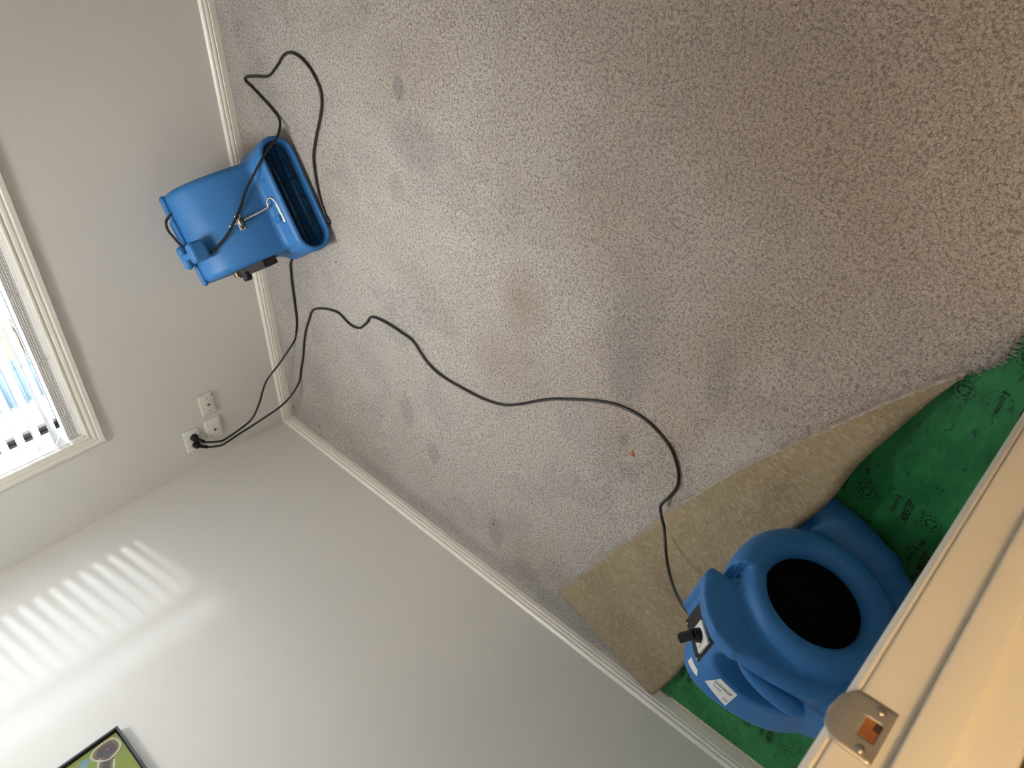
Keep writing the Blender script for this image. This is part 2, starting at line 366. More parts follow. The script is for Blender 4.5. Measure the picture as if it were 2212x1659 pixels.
# ================================================================ THE ROOM
def st(o): o['kind'] = 'structure'; return o
XR, YC, ZC = 3.55, -2.865, 2.42      # right wall, near wall, ceiling
YH = -4.3
FZ = -0.018                          # sub-floor level
bm = bmesh.new(); box(bm, (-0.15, YH - 0.1, -0.12), (XR + 0.15, 0.15, FZ)); st(obj('floor', bm, M['slab']))
bm = bmesh.new(); box(bm, (-0.15, YH - 0.1, ZC), (XR + 0.15, 0.15, ZC + 0.1)); st(obj('ceiling', bm, M['ceiling']))
WX0, WX1, WZ0, WZ1 = 0.445, 2.05, 0.925, 2.08
bm = bmesh.new()
box(bm, (-0.15, 0.0, FZ), (WX0, 0.15, ZC)); box(bm, (WX1, 0.0, FZ), (XR + 0.15, 0.15, ZC)); box(bm, (WX0, 0.0, FZ), (WX1, 0.15, WZ0)); box(bm, (WX0, 0.0, WZ1), (WX1, 0.15, ZC))
st(obj('wall_back', bm, M['wall']))
bm = bmesh.new(); box(bm, (-0.15, YH, FZ), (0.0, 0.0, ZC)); st(obj('wall_left', bm, M['wall']))
bm = bmesh.new(); box(bm, (XR, YH, FZ), (XR + 0.15, 0.0, ZC)); st(obj('wall_right', bm, M['wall']))
DX0, DX1, DH = 1.97, 2.80, 2.06
bm = bmesh.new()
box(bm, (0.0, YC - 0.11, FZ), (DX0 - 0.02, YC, ZC)); box(bm, (DX1 + 0.02, YC - 0.11, FZ), (XR, YC, ZC)); box(bm, (DX0 - 0.02, YC - 0.11, DH + 0.02), (DX1 + 0.02, YC, ZC))
st(obj('wall_front', bm, M['wall']))
bm = bmesh.new(); box(bm, (-0.15, YH - 0.1, FZ), (XR + 0.15, YH, ZC)); st(obj('wall_hall', bm, M['wall']))
# skirting board profile (depth from wall, height) with two beads
SK = [(0, FZ), (.018, FZ), (.018, .0235), (.0165, .0250), (.0140, .0262), (.0140, .0280), (.0162, .0295), (.0162, .0330), (.0135, .0385), (.0105, .0405), (.0105, .0428), (.0120, .0445), (.0112, .0490), (.0075, .0530), (.004, .0560), (0, .0568)]
def skirting(name, axis, a, b, side, off):
    bm = bmesh.new()
    if axis == 0: prism(bm, [(off + side * d, z) for d, z in SK], 0, a, b)
    else: prism(bm, [(off + side * d, z) for d, z in SK], 1, a, b)
    return st(obj(name, bm, M['trim']))
skirting('baseboard_back', 0, 0.0, XR, -1, 0.0)
skirting('baseboard_left', 1, YC, 0.0, 1, 0.0)
skirting('baseboard_right', 1, YC, 0.0, -1, XR)
skirting('baseboard_front', 0, 0.0, DX0 - 0.06, 1, YC)
# ---- window: root is the sash frame, parts are architrave, reveal, sash, seal and glass
bm = bmesh.new()
def fr(bm, x0, x1, z0, z1, w, y0, y1, bev=0.002):
    box(bm, (x0, y0, z0), (x1, y1, z0 + w), bev); box(bm, (x0, y0, z1 - w), (x1, y1, z1), bev)
    box(bm, (x0, y0, z0 + w), (x0 + w, y1, z1 - w), bev); box(bm, (x1 - w, y0, z0 + w), (x1, y1, z1 - w), bev)
fr(bm, WX0, WX1, WZ0, WZ1, 0.024, 0.092, 0.15)
win = st(obj('window_1', bm, M['winwhite']))
bm = bmesh.new()   # reveal lining and sill board
box(bm, (WX0, 0.0, WZ0), (WX1, 0.095, WZ0 + 0.006)); box(bm, (WX0, 0.0, WZ1 - 0.006), (WX1, 0.095, WZ1)); box(bm, (WX0, 0.0, WZ0), (WX0 + 0.004, 0.095, WZ1)); box(bm, (WX1 - 0.004, 0.0, WZ0), (WX1, 0.095, WZ1))
obj('window_reveal', bm, M['winwhite'], win)
# architrave: mitred profile, (distance out from opening, depth off wall)
AR = [(0.0, 0.0), (0.0, .012), (.004, .0145), (.010, .0145), (.013, .011), (.017, .011), (.021, .0145), (.030, .0165), (.038, .0145), (.041, .017), (.044, .0185), (.060, .0185), (.060, 0.0)]
def architrave(x0, x1, z0, z1, sides='blrt', wl=1.0):
    bm = bmesh.new(); rings = []
    for (cx, cz, sx, sz) in ((x0, z0, -1, -1), (x1, z0, 1, -1), (x1, z1, 1, 1), (x0, z1, -1, 1)):
        rings.append([bm.verts.new((cx + sx * d * (wl if sx < 0 else 1), -h, cz + sz * d)) for d, h in AR])
    n = len(AR)
    for i in range(4):
        A, B = rings[i], rings[(i + 1) % 4]
        for k_ in range(n): bm.faces.new((A[k_], A[(k_ + 1) % n], B[(k_ + 1) % n], B[k_]))
    return bm
obj('window_architrave', architrave(WX0, WX1, WZ0, WZ1, wl=0.86), M['trim'], win)
bm = bmesh.new(); mid = 1.66
fr(bm, WX0 + .024, mid + .02, WZ0 + .024, WZ1 - .024, .011, .098, .128, 0.0); fr(bm, mid - .02, WX1 - .024, WZ0 + .024, WZ1 - .024, .011, .110, .140, 0.0)
obj('window_seal', bm, M['dark'], win)
bm = bmesh.new(); fr(bm, WX0 + .035, mid + .01, WZ0 + .035, WZ1 - .035, .020, .106, .126, 0.0); fr(bm, mid - .01, WX1 - .035, WZ0 + .035, WZ1 - .035, .020, .118, .138, 0.0)
obj('window_sash', bm, M['dark'], win)
bm = bmesh.new(); box(bm, (WX0 + .05, .114, WZ0 + .05), (mid, .118, WZ1 - .05)); obj('glass_pane', bm, M['glass'], win)
bm = bmesh.new(); box(bm, (mid, .126, WZ0 + .05), (WX1 - .05, .130, WZ1 - .05)); obj('glass_pane', bm, M['glass'], win)
# ---- venetian blind
BX0, BX1 = WX0 + 0.008, WX1 - 0.008
blind = put(empty('venetian_blind', ((BX0 + BX1) / 2, 0.045, WZ0)), 'white wide slat venetian blind inside the window, slats tilted open', 'blind')
def local(par, bm):
    bmesh.ops.translate(bm, verts=bm.verts, vec=-Vector(par.location)); return bm
TIL = math.radians(35)
def slat_bm(z, y=0.045, tilt=TIL, w=0.060, th=0.0032):
    bm = bmesh.new(); n = 6; pr = []
    for i in range(n + 1):
        u = -w / 2 + w * i / n; cv = 0.0022 * (1 - (2 * u / w) ** 2)
        pr.append((u, cv + th / 2))
    for i in range(n, -1, -1):
        u = -w / 2 + w * i / n; cv = 0.0022 * (1 - (2 * u / w) ** 2)
        pr.append((u, cv - th / 2))
    ct, s_ = math.cos(tilt), math.sin(tilt)       # +u runs outdoors and downwards
    prism(bm, [(y + u * ct + v * s_, z - u * s_ + v * ct) for u, v in pr], 0, BX0, BX1)
    return bm
zs = [1.018 + 0.0592 * i for i in range(17)]
for z in zs: obj('slat', local(blind, slat_bm(z)), M['slat'], blind, angle=40)
for i in range(8): obj('slat', local(blind, slat_bm(0.9480 + 0.0048 * i, y=0.045 + 0.0012 * math.sin(i * 2.7), tilt=0.012 * ((i % 3) - 1), th=0.0028)), M['slat'], blind, angle=40)
bm = bmesh.new(); box(bm, (BX0, .012, WZ0 + .003), (BX1, .078, WZ0 + .0195), .004); obj('bottom_rail', local(blind, bm), M['slat'], blind, angle=40)
bm = bmesh.new(); box(bm, (BX0, .012, WZ1 - .045), (BX1, .078, WZ1 - .006), .003); obj('head_rail', local(blind, bm), M['slat'], blind, angle=40)
for lx in (0.585, 0.845, 1.13, 1.42, 1.72, 1.95):
    bm = bmesh.new()
    for y in (.0165, .0735):
        tube(bm, [(lx + dx, y, WZ0 + .012) for dx in (0,)] + [(lx, y, WZ1 - .03)], .0008, 6)
    tube(bm, [(lx + .004, .045, WZ0 + .012), (lx + .004, .045, WZ1 - .03)], .0009, 6)
    for z in zs: tube(bm, [(lx, .0165, z + .014), (lx, .0735, z - .022)], .0006, 5)
    # slack ladder cord bunched over the stacked slats
    for q in range(3):
        pts = [(lx - .004 + random.uniform(-.012, .012), .010 + random.uniform(-.006, .004), WZ0 + .012 + j * .010 + random.uniform(-.004, .004)) for j in range(7)]
        tube(bm, catmull(pts, 5), .0008, 5)
    obj('ladder_cord', local(blind, bm), M['cord'], blind, smooth=True)
# ---- door frame the camera looks past
bm = bmesh.new()
ja = (YC - 0.11 - .012, YC + .003)
box(bm, (DX0 - .02, ja[0], FZ), (DX0, ja[1], DH + .02), .0035, 3); box(bm, (DX1, ja[0], FZ), (DX1 + .02, ja[1], DH + .02), .0035, 3); box(bm, (DX0, ja[0], DH), (DX1, ja[1], DH + .02), .002)
door = st(obj('door_1', bm, M['jamb'], angle=40))
bm = bmesh.new(); SY0, SY1 = -2.944, -2.9075
box(bm, (DX0, SY0, FZ), (DX0 + .012, SY1, DH), .003, 3); box(bm, (DX1 - .012, SY0, FZ), (DX1, SY1, DH), .003, 3); box(bm, (DX0, SY0, DH - .012), (DX1, SY1, DH), .002)
obj('door_stop', bm, M['jamb'], door, angle=40)
bm = bmesh.new()
for (y0, y1) in ((YC, -2.8515), (YC - .11 - .014, YC - .11)):
    yy0, yy1 = min(y0, y1), max(y0, y1)
    box(bm, (DX0 - .066, yy0, FZ), (DX0 - .002, yy1, DH + .066), .0090, 1); box(bm, (DX1 + .006, yy0, FZ), (DX1 + .066, yy1, DH + .066), .003, 3); box(bm, (DX0 - .006, yy0, DH + .006), (DX1 + .006, yy1, DH + .066), .003)
obj('door_architrave', bm, M['jamb'], door, angle=40)
# strike plate on the jamb with a rounded lip wrapping on to the room side
PZ0, PZ1, PY0, PY1 = 1.0298, 1.0918, -2.8957, -2.8620
zc = (PZ0 + PZ1) / 2; hh = (PZ1 - PZ0) / 2
bm = bmesh.new()
cols = []
ys = list(np.linspace(PY0, PY1, 8)) + [PY1 + .003 * i for i in range(1, 6)]
NZ = 14
def plate_z(y):
    if y <= PY1 - .004: return hh
    t = min((y - (PY1 - .004)) / .019, 1.0); return hh * math.sqrt(max(1 - t * t, 0.0)) * 0.98 + .0005
def plate_x(y): return DX0 + .0016 - (max(0, y - PY1 + .001) ** 2) * 22
hole = (-2.8902, -2.8757, zc - .011, zc + .011)
def grid_plate(bm):
    Ys = sorted(set([round(v, 5) for v in ys] + [hole[0], hole[1]])); G = {}
    ts = sorted(set(list(np.round(np.linspace(-1, 1, 15), 4)) + [round((hole[2] - zc) / hh, 4), round((hole[3] - zc) / hh, 4)]))
    for i, y in enumerate(Ys):
        for j, t in enumerate(ts): G[i, j] = bm.verts.new((plate_x(y), y, zc + t * plate_z(y)))
    for i in range(len(Ys) - 1):
        for j in range(len(ts) - 1):
            ym = (Ys[i] + Ys[i + 1]) / 2; zm = zc + (ts[j] + ts[j + 1]) / 2 * hh
            if hole[0] < ym < hole[1] and hole[2] < zm < hole[3]: continue
            bm.faces.new((G[i, j], G[i + 1, j], G[i + 1, j + 1], G[i, j + 1]))
grid_plate(bm)
sp = obj('strike_plate', bm, M['steel'], door, angle=50)
so = sp.modifiers.new('thick', 'SOLIDIFY'); so.thickness = 0.0016; so.offset = 0
bm = bmesh.new()   # timber mortice behind the latch hole
y0, y1, z0, z1 = hole; x1 = DX0 + .0008; x0 = DX0 + .0003
box(bm, (x0, y0 - .001, z0 - .001), (x1, y1 + .001, z1 + .001)); obj('mortice', bm, M['copperwood'], sp)
bm = bmesh.new(); box(bm, (x1, y0, z0 - .001), (x1 + .0003, y0 + .006, z0 + .009)); obj('mortice_painted_shade', bm, M['darkwood'], sp)  # dark patch painting the shade into the mortice corner
for zz in (PZ0 + .0072, PZ1 - .0088):
    bm = bmesh.new(); sphere(bm, (DX0 + .0022, -2.8832, zz), .0046, (.45, 1, 1), 16, 10); obj('screw', bm, M['screw'], sp, smooth=True)
# ================================================================ UNDERLAY, GRIPPER, CARPET
CF = Vector((1.255, -2.681)); FN = Vector((math.cos(math.radians(-13)), math.sin(math.radians(-13)))); FF = Vector((-FN.y, FN.x))
P0 = CF + FF * .19 - FN * .10
def H(x, y):
    d = Vector((x, y)) - P0; n = d.dot(FN); f = d.dot(FF)
    return .112 * math.exp(-(n / .23) ** 2 - (max(f, 0) / .15) ** 2)
UZ = -0.008
bm = bmesh.new()
nxs = 60
ed = [( .044 + (XR - .09) * i / nxs, YC + .030 + .003 * math.sin(i * 2.3) + .002 * math.sin(i * 5.1)) for i in range(nxs + 1)]
bm.free(); V = [(x, y, UZ) for x, y in ed] + [(x, -.04, UZ) for x, y in ed]; n_ = nxs + 1
me = bpy.data.meshes.new('carpet_underlay'); me.from_pydata(V, [], [(i, i + 1, n_ + i + 1, n_ + i) for i in range(nxs)]); me.update()
und = mkobj('carpet_underlay', me, [M['underlay']], None, smooth=False)
so = und.modifiers.new('thick', 'SOLIDIFY'); so.thickness = .0095; so.offset = -1
put(und, 'green foam carpet underlay printed in black, exposed where carpet is peeled back', 'underlay')
# printing on the underlay
bm = bmesh.new()
def ring(bm, cx, cy, r0, r1, z, n=28, a0=0.0, a1=2 * math.pi, dash=None):
    for i in range(n):
        if dash and (i % dash == 0): continue
        t0 = a0 + (a1 - a0) * i / n; t1 = a0 + (a1 - a0) * (i + 1) / n
        v = [bm.verts.new((cx + r * math.cos(t), cy + r * math.sin(t), z)) for r, t in ((r0, t0), (r1, t0), (r1, t1), (r0, t1))]
        bm.faces.new(v)
def flatline(bm, pts, w, z):
    for a, b in zip(pts[:-1], pts[1:]):
        a = Vector(a); b = Vector(b); d = (b - a).normalized(); nrm = Vector((-d.y, d.x)) * w / 2
        a2, b2 = a - d * w * .3, b + d * w * .3
        bm.faces.new([bm.verts.new((p.x, p.y, z)) for p in (a2 + nrm, a2 - nrm, b2 - nrm, b2 + nrm)])
PZ = UZ + .0004
def logo_step(bm, x, y):
    ring(bm, x, y + .002, .0275, .0281, PZ, 40, math.radians(-88), math.radians(222))
    flatline(bm, [(x + .0010, y - .0258), (x - .0200, y - .0330), (x - .0207, y - .0168)], .0006, PZ)
    textbm(bm, 'stepeco', .0185, Matrix.Translation((x, y, PZ)), xs=.74, off=.0002)
    flatline(bm, [(x + .029, y - .009), (x + .031, y + .003)], .0045, PZ)
def logo_air(bm, x, y):
    for dx in (-.0004, 0, .0004): textbm(bm, 'AIRSTEP', .0245, Matrix.Translation((x + dx, y, PZ + dx * .1)), shear=.25, xs=.72, off=.0006)
def logo_rec(bm, x, y):
    for a in (0, 1, 2):
        t = math.radians(90 + 120 * a); c_, s_ = math.cos(t), math.sin(t)
        P = [(.011, -.006), (.0125, .0), (.008, .0075)]
        flatline(bm, [(x + c_ * px - s_ * py, y + s_ * px + c_ * py) for px, py in P], .0028, PZ)
        hx, hy = .0065, .0095; tip = [(hx + .0035, hy - .001), (hx - .0035, hy + .0035), (hx - .002, hy - .005)]
        bm.faces.new([bm.verts.new((x + c_ * px - s_ * py, y + s_ * px + c_ * py, PZ)) for px, py in tip])
    ring(bm, x, y, .0205, .0225, PZ, 36, dash=3)
per = .1495
for (x, ph) in ((.215, 0.0), (.72, .0), (.84, .075), (1.194, 0.0), (1.311, .075), (1.663, -.018), (1.781, .057)):
    for kk in range(-1, 5):
        ys_ = -2.777 + ph + kk * per
        if x > .3 and ys_ > -2.45: break
        for fn, dy in ((logo_step, 0), (logo_air, -.030), (logo_rec, -.083)):
            yy = ys_ + dy + (-.074 + .0 if False else 0)
            if YC + .05 < yy < -2.30: fn(bm, x, yy)
pr = obj('printed_lettering', bm, M['greenink'], und)
pr['label'] = 'black printed lettering and recycling marks'
# gripper rods (tack strips)
def gripper(name, p, q, w, label, mat, pins=True):
    p = Vector(p); q = Vector(q); d = (q - p).normalized(); s = Vector((-d.y, d.x, 0)); L = (q - p).length
    root = empty(name, (*((p + q) / 2).xy, FZ)); bm = bmesh.new(); n = int(L / .03); A = []; 
    for i in range(n + 1):
        c = p + d * L * i / n; j = .0012 * math.sin(i * 1.7) + .0008 * math.sin(i * 3.9)
        A.append([bm.verts.new(c + s * (sg * w / 2 + j) + Vector((0, 0, z))) for sg, z in ((-1, 0), (1, 0), (1, .0085), (-1, .0085))])
    for i in range(n):
        for k_ in range(4): bm.faces.new((A[i][k_], A[i][(k_ + 1) % 4], A[i + 1][(k_ + 1) % 4], A[i + 1][k_]))
    bm.faces.new(A[0][::-1]); bm.faces.new(A[-1]); bmesh.ops.translate(bm, verts=bm.verts, vec=-Vector(root.location))
    obj('timber_batten', bm, mat, root)
    if pins:
        bm = bmesh.new(); t = .02; i = 0
        while t < L - .01:
            c = p + d * t + s * (.006 if i % 2 else -.006) + Vector((0, 0, .0085))
            cyl(bm, c, c + Vector((.001, .001, .005)), .0011, 6, .0003); i += 1; t += .026
        bmesh.ops.translate(bm, verts=bm.verts, vec=-Vector(root.location)); o = obj('tack_pins', bm, M['dark'], root); o['kind'] = 'stuff'
    put(root, label, 'gripper rod'); return root
gripper('gripper_rod', (.034, YC + .03, FZ), (.034, -2.31, FZ), .021, 'pale timber carpet gripper strip with tacks beside the left wall skirting', M['gripper'])
gripper('gripper_rod', (.10, YC + .0285, FZ), (1.90, YC + .0285, FZ), .018, 'dark aged gripper strip along the near wall by the door frame', M['darkwood'], False)
# ---- carpet
FOLD = [(.012, -2.262), (.05, -2.269), (.296, -2.33), (.427, -2.367), (.62, -2.405), (.862, -2.43), (1.077, -2.483), (1.20, -2.548), (1.29, -2.581), (1.348, -2.590), (1.405, -2.607), (1.534, -2.653), (1.614, -2.683), (1.688, -2.712), (1.735, -2.750), (1.77, -2.769), (1.84, -2.779), (1.95, -2.80), (2.2, -2.815), (3.54, -2.815)]
fx = [p[0] for p in FOLD]; fy = [p[1] for p in FOLD]
def foldy(x): return float(np.interp(x, fx, fy))
# densify with smoothing
FS = catmull([(a, b, 0) for a, b in FOLD], 8); fx = [p.x for p in FS]; fy = [p.y for p in FS]
carpet = empty('carpet', (0, 0, 0))
put(carpet, 'grey mauve cut pile carpet with its near corner peeled back', 'carpet')
def offs(par, V):
    L = Vector(par.location); return [(v[0] - L.x, v[1] - L.y, v[2] - L.z) for v in V]
STEP = .014
xs = []; x = .0165
while x < 2.45: xs.append(x); x += STEP
while x < XR - .017: xs.append(x); x += .06
xs.append(XR - .017)
V = []; nr = 190
for x in xs:
    yf = foldy(x); edge_h = 0
    frayed = x > 1.70
    for j in range(nr + 1):
        y = -.0165 + (yf + .0165) * (j / nr)
        if x < 1.70: y = -.0165 + (yf + .022 * min(1, (1.70 - x) / .12) + .0165) * (j / nr)
        z = H(x, y)
        z += .0022 * mnoise.noise(Vector((x * 7, y * 7, 3))) + .0035 * mnoise.noise(Vector((x * 2.3, y * 2.3, 9))) * min(1, abs(y) * 4, x * 4)
        # slight ridge where the cord crosses near the flap
        d1 = (Vector((x, y)) - Vector((1.02, -2.03))); z += .006 * math.exp(-(d1.x * .5 + d1.y) ** 2 / .0009 - d1.length_squared / .03)
        if x < .06: z += .003
        V.append((x, y, z))
Fc = []
for i in range(len(xs) - 1):
    for j in range(nr):
        a = i * (nr + 1) + j; Fc.append((a, a + 1, a + nr + 2, a + nr + 1))
me = bpy.data.meshes.new('pile'); me.from_pydata(offs(carpet, V), [], Fc); me.update()
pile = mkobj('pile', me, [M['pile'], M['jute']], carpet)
so = pile.modifiers.new('thick', 'SOLIDIFY'); so.thickness = .0068; so.offset = 1 if False else -1; so.material_offset = 1; so.material_offset_rim = 0
# object texture space should be world-like: shift handled by adding offset below
# flap: stations (cut edge point, fold point, height of fold top, height of lower carpet)
E_ = [(.150, -1.785, .012), (.191, -1.791, .014), (.38, -1.893, .013), (.578, -1.994, .014), (.793, -2.110, .014), (.889, -2.1495, .016), (.901, -2.1535, .026), (1.029, -2.237, .030), (1.145, -2.300, .052), (1.250, -2.361, .075), (1.380, -2.453, .070), (1.471, -2.529, .041), (1.561, -2.599, .022), (1.646, -2.667, .016), (1.705, -2.718, .013)]
F_ = [(.040, -2.262, .036), (.060, -2.271, .036), (.21, -2.315, .034), (.36, -2.350, .038), (.55, -2.395, .045), (.66, -2.410, .055), (.70, -2.412, .062), (.867, -2.428, .080), (1.00, -2.455, .130), (1.12, -2.505, .155), (1.309, -2.586, .122), (1.420, -2.610, .075), (1.538, -2.654, .042), (1.63, -2.688, .030), (1.700, -2.719, .016)]
E_ = [E_[0]] + E_[2:]; F_ = [F_[0]] + F_[2:]; E_[0] = (.191, -1.791, .014)
Es = catmull(E_, 12); Fs_ = catmull(F_, 12)
V = []; ROW = 26; CURL = 8
ns = len(Es)
for i in range(ns):
    e = Es[i]; f = Fs_[i]; rad = max(.010, min(.024, f.z * .45 if i < ns * .4 else .020)); rad = max(.006, rad if i < ns - 20 else rad * (ns - i) / 20)
    flat = Vector((f.x - e.x, f.y - e.y, 0)); d = flat.normalized()
    if i > ns * .75: w_ = min(1, (i / ns - .75) / .2); d = (d * (1 - w_) + Vector((.42, -.907, 0)) * w_).normalized() if flat.length > .02 else Vector((.42, -.907, 0))
    zt = f.z; u = i / (ns - 1)
    fr_ = .0012 * mnoise.noise(Vector((u * 60, 0, 0))) * 2
    e2 = Vector((e.x, e.y, e.z)) + d * fr_
    f2 = Vector((f.x, f.y, 0)) - d * rad
    for j in range(ROW):
        t = j / ROW; p = e2.lerp(Vector((f2.x, f2.y, zt)), t)
        lo = H(p.x, p.y) + .012
        z = e.z + (zt - e.z) * (t ** 1.15)
        z = max(z, lo)
        # soft wrinkle that runs in from the notch in the cut edge
        dx_, dy_ = p.x - .893, p.y + 2.153; dn_ = dx_ * .512 - dy_ * .859; al_ = -dx_ * .859 - dy_ * .512
        z += .008 * min(max(dn_ / .010, 0), 1) * max(0, 1 - max(al_, 0) / .26) * max(0, 1 - max(dn_ - .02, 0) / .25) if al_ > -.03 else 0
        z += .004 * mnoise.noise(Vector((p.x * 6, p.y * 6, 1))) * math.sin(math.pi * t)
        V.append((p.x, p.y, z))
    for j in range(CURL + 1):
        a = math.pi / 2 - math.pi * j / CURL
        zc_ = max(zt, H(f2.x, f2.y) + .012) - rad
        V.append((f2.x + d.x * rad * math.cos(a), f2.y + d.y * rad * math.cos(a), zc_ + rad * math.sin(a)))
    for j in range(1, 5):
        q = Vector((f2.x, f2.y, 0)) - d * min(.012, flat.length * .12) * j
        V.append((q.x, q.y, max(.0, zc_ - rad) * (1 - j / 5) + (H(q.x, q.y) - .0075) * (j / 5)))
rl = ROW + CURL + 1 + 4
Ff = []
for i in range(ns - 1):
    for j in range(rl - 1):
        a = i * rl + j; Ff.append((a, a + 1, a + rl + 1, a + rl))
FLAPV = V
me = bpy.data.meshes.new('peeled_corner'); me.from_pydata(offs(carpet, V), [], Ff); me.update()
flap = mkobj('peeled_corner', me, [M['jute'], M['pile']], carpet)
flap['label'] = 'peeled back corner showing its tan jute backing'
so = flap.modifiers.new('thick', 'SOLIDIFY'); so.thickness = .0065; so.offset = -1; so.material_offset = 1; so.material_offset_rim = 0
flap_bvh = BVHTree.FromPolygons([Vector(v) for v in V], Ff)
# frayed yarn along cut edges
bm = bmesh.new()
def strand(bm, p, q, r):
    m = (Vector(p) + Vector(q)) / 2 + Vector((random.uniform(-1, 1), random.uniform(-1, 1), random.uniform(0, 1))) * .002
    tube(bm, [p, m, q], lambda t: r * (1 - .6 * t), 4, caps=False)
for i in range(ns):
    e = Es[i]
    for q in range(16):
        t = random.random(); b = e.lerp(Es[min(i + 1, ns - 1)], t) + Vector((0, 0, -.001))
        f = Fs_[i]; d = Vector((e.x - f.x, e.y - f.y, 0)).normalized()
        ang = random.uniform(-.9, .9); dd = Matrix.Rotation(ang, 3, 'Z') @ d; L = random.uniform(.004, .011) * (1.0 if i > ns * .35 else .6)
        strand(bm, b - dd * .002, b + dd * L + Vector((0, 0, random.uniform(-.004, .002))), .0011)
for i in range(len(FS) - 1):
    a, b = FS[i], FS[i + 1]
    if a.x < 1.69 or a.x > 2.3: continue
    n = int((b - a).length / .0015) + 1
    for q in range(n):
        p = a.lerp(b, q / n) + Vector((0, .002, -.002)); dd = Matrix.Rotation(random.uniform(-.8, .8), 3, 'Z') @ Vector((.35, -1, 0)).normalized(); L = random.uniform(.003, .013) * (.6 + .8 * abs(math.sin(q * .11 + i)))
        strand(bm, p + Vector((random.uniform(-.001, .001), .003, 0)), p + dd * L + Vector((0, 0, -random.uniform(.001, .006))), .0011)
# left side of the flap
for i in range(60):
    t = i / 60; v0 = Vector(FLAPV[int(t * (ROW - 1))]); dd = Matrix.Rotation(random.uniform(-.7, .7), 3, 'Z') @ Vector((-1, -.1, 0)); L = random.uniform(.004, .014)
    if random.random() < .8: strand(bm, v0, v0 + dd * L + Vector((0, 0, -.002)), .0008)
bmesh.ops.translate(bm, verts=bm.verts, vec=-Vector(carpet.location))
fz = obj('frayed_edge', bm, M['fringe'], carpet, smooth=True); fz['kind'] = 'stuff'
# dry leaf crumb and lint on the carpet
for (x, y, s_, m_, lab, nm, cat) in ((1.035, -2.012, .016, 'leaf', 'small orange brown leaf scrap on the carpet near the flap corner', 'leaf_scrap', 'leaf'),):
    bm = bmesh.new(); A = [bm.verts.new((dx * s_, dy * s_, dz * s_)) for dx, dy, dz in ((-1, 0, .2), (-.2, .45, .5), (1, .1, .2), (-.1, -.4, .3))]; B = bm.verts.new((0, 0, .75 * s_))
    for i in range(4): bm.faces.new((A[i], A[(i + 1) % 4], B))
    bm.faces.new(A[::-1]); o = obj(nm, bm, M[m_]); o.location = (x, y, .001); o.rotation_euler = (0, 0, .4); put(o, lab, cat)
for i, (x, y) in enumerate([(.051, -.148), (.089, -.260), (.088, -.040), (.289, -1.441), (1.876, -.467), (1.121, -.580)]):
    bm = bmesh.new(); tube(bm, [(-.004, 0, .002), (0, .0012, .004), (.004, -.001, .002)], .0016, 6); o = obj('lint_speck', bm, M['lint'], smooth=True)
    o.location = (x, y, .001); o.rotation_euler = (0, 0, i * 1.1)
    put(o, 'tiny black lint speck ' + ['on the carpet beside the left skirting, second nearest the room corner', 'on the carpet beside the left skirting, third from the room corner', 'on the carpet right in the room corner', 'on the open carpet beside the left wall', 'by the far loop of the cord on the carpet', 'on the carpet in front of the wall side air mover'][i], 'lint', 'lint specks on the carpet')
# ================================================================ BLUE AIR MOVER BY THE BACK WALL (first fan)
def mfan(name, loc, rz, label):
    o = empty(name, loc, math.radians(rz)); put(o, label, 'air mover'); return o
fan1 = mfan('air_mover', (1.404, -.492, 0), -147.37, 'blue air mover standing on the carpet against the window wall, outlet facing out')
PROF1 = [(-.02, .012), (-.05, .10), (-.072, .16), (-.080, .22), (-.092, .28), (-.118, .345), (-.155, .395), (-.205, .428), (-.262, .436), (-.320, .420), (-.365, .38), (-.395, .32), (-.405, .24), (-.395, .15), (-.36, .07), (-.30, .025), (-.22, .012)]
_P = catmull([(a, b, 0) for a, b in PROF1], 5, closed=True); PROF1F = [(p.x, p.y) for p in _P]
def stad(X, Z, n0, n1, u0, u1):
    r = (u1 - u0) / 2; a, b = n0 + r, n1 - r; c = (u0 + u1) / 2
    return np.hypot(np.maximum(np.maximum(a - X, X - b), 0), Z - c) - r
def f1(X, Y, Z):
    body = extr(poly2(PROF1F, Y, Z), X, -.168, .178, .026)
    # outlet snout, flaring forwards
    t = np.clip((Y + .16) / .16, 0, 1)
    s = stad(X, Z, -.212 + .0 * t, .218, .010, .010 + .136)
    front = np.maximum(s, np.maximum(Y - 0.0, -.20 - Y))
    taper = np.maximum(stad(X / (0.86 + .14 * t), Z, -.212, .218, .010, .146 + .045 * (1 - t)), np.maximum(Y + .015, -.24 - Y))
    sn = smin(front, taper, .02)
    sn = np.maximum(sn, -(Y + .17) * 1.0 - .07)
    d = smin(body, sn, .018)
    cav = np.maximum(stad(X, Z, -.199, .205, .024, .132), np.maximum(Y - .05, -.19 - Y))
    cav2 = np.maximum(stad(X, Z, -.165, .170, .024, .20), np.maximum(Y + .10, -.30 - Y))
    d = smax(d, -np.minimum(cav, cav2), .006)
    # seam recess on the lower right flank
    d = smax(d, -rbox(X, Y, Z, (.186, -.075, .165), (.012, .05, .018), .004), .006)
    return d
PROF1s = None
h1_ = sdf_obj('housing', f1, (-.235, -.43, -.005), (.242, .03, .46), .0048, M['blue'], fan1)
h1bvh = None
# feet
for (x, y) in ((-.15, -.06), (.155, -.06), (-.13, -.33), (.14, -.33)):
    bm = bmesh.new(); cyl(bm, (x, y, 0), (x, y, .016), .014, 16, .012); obj('foot', bm, M['blackplastic'], fan1)
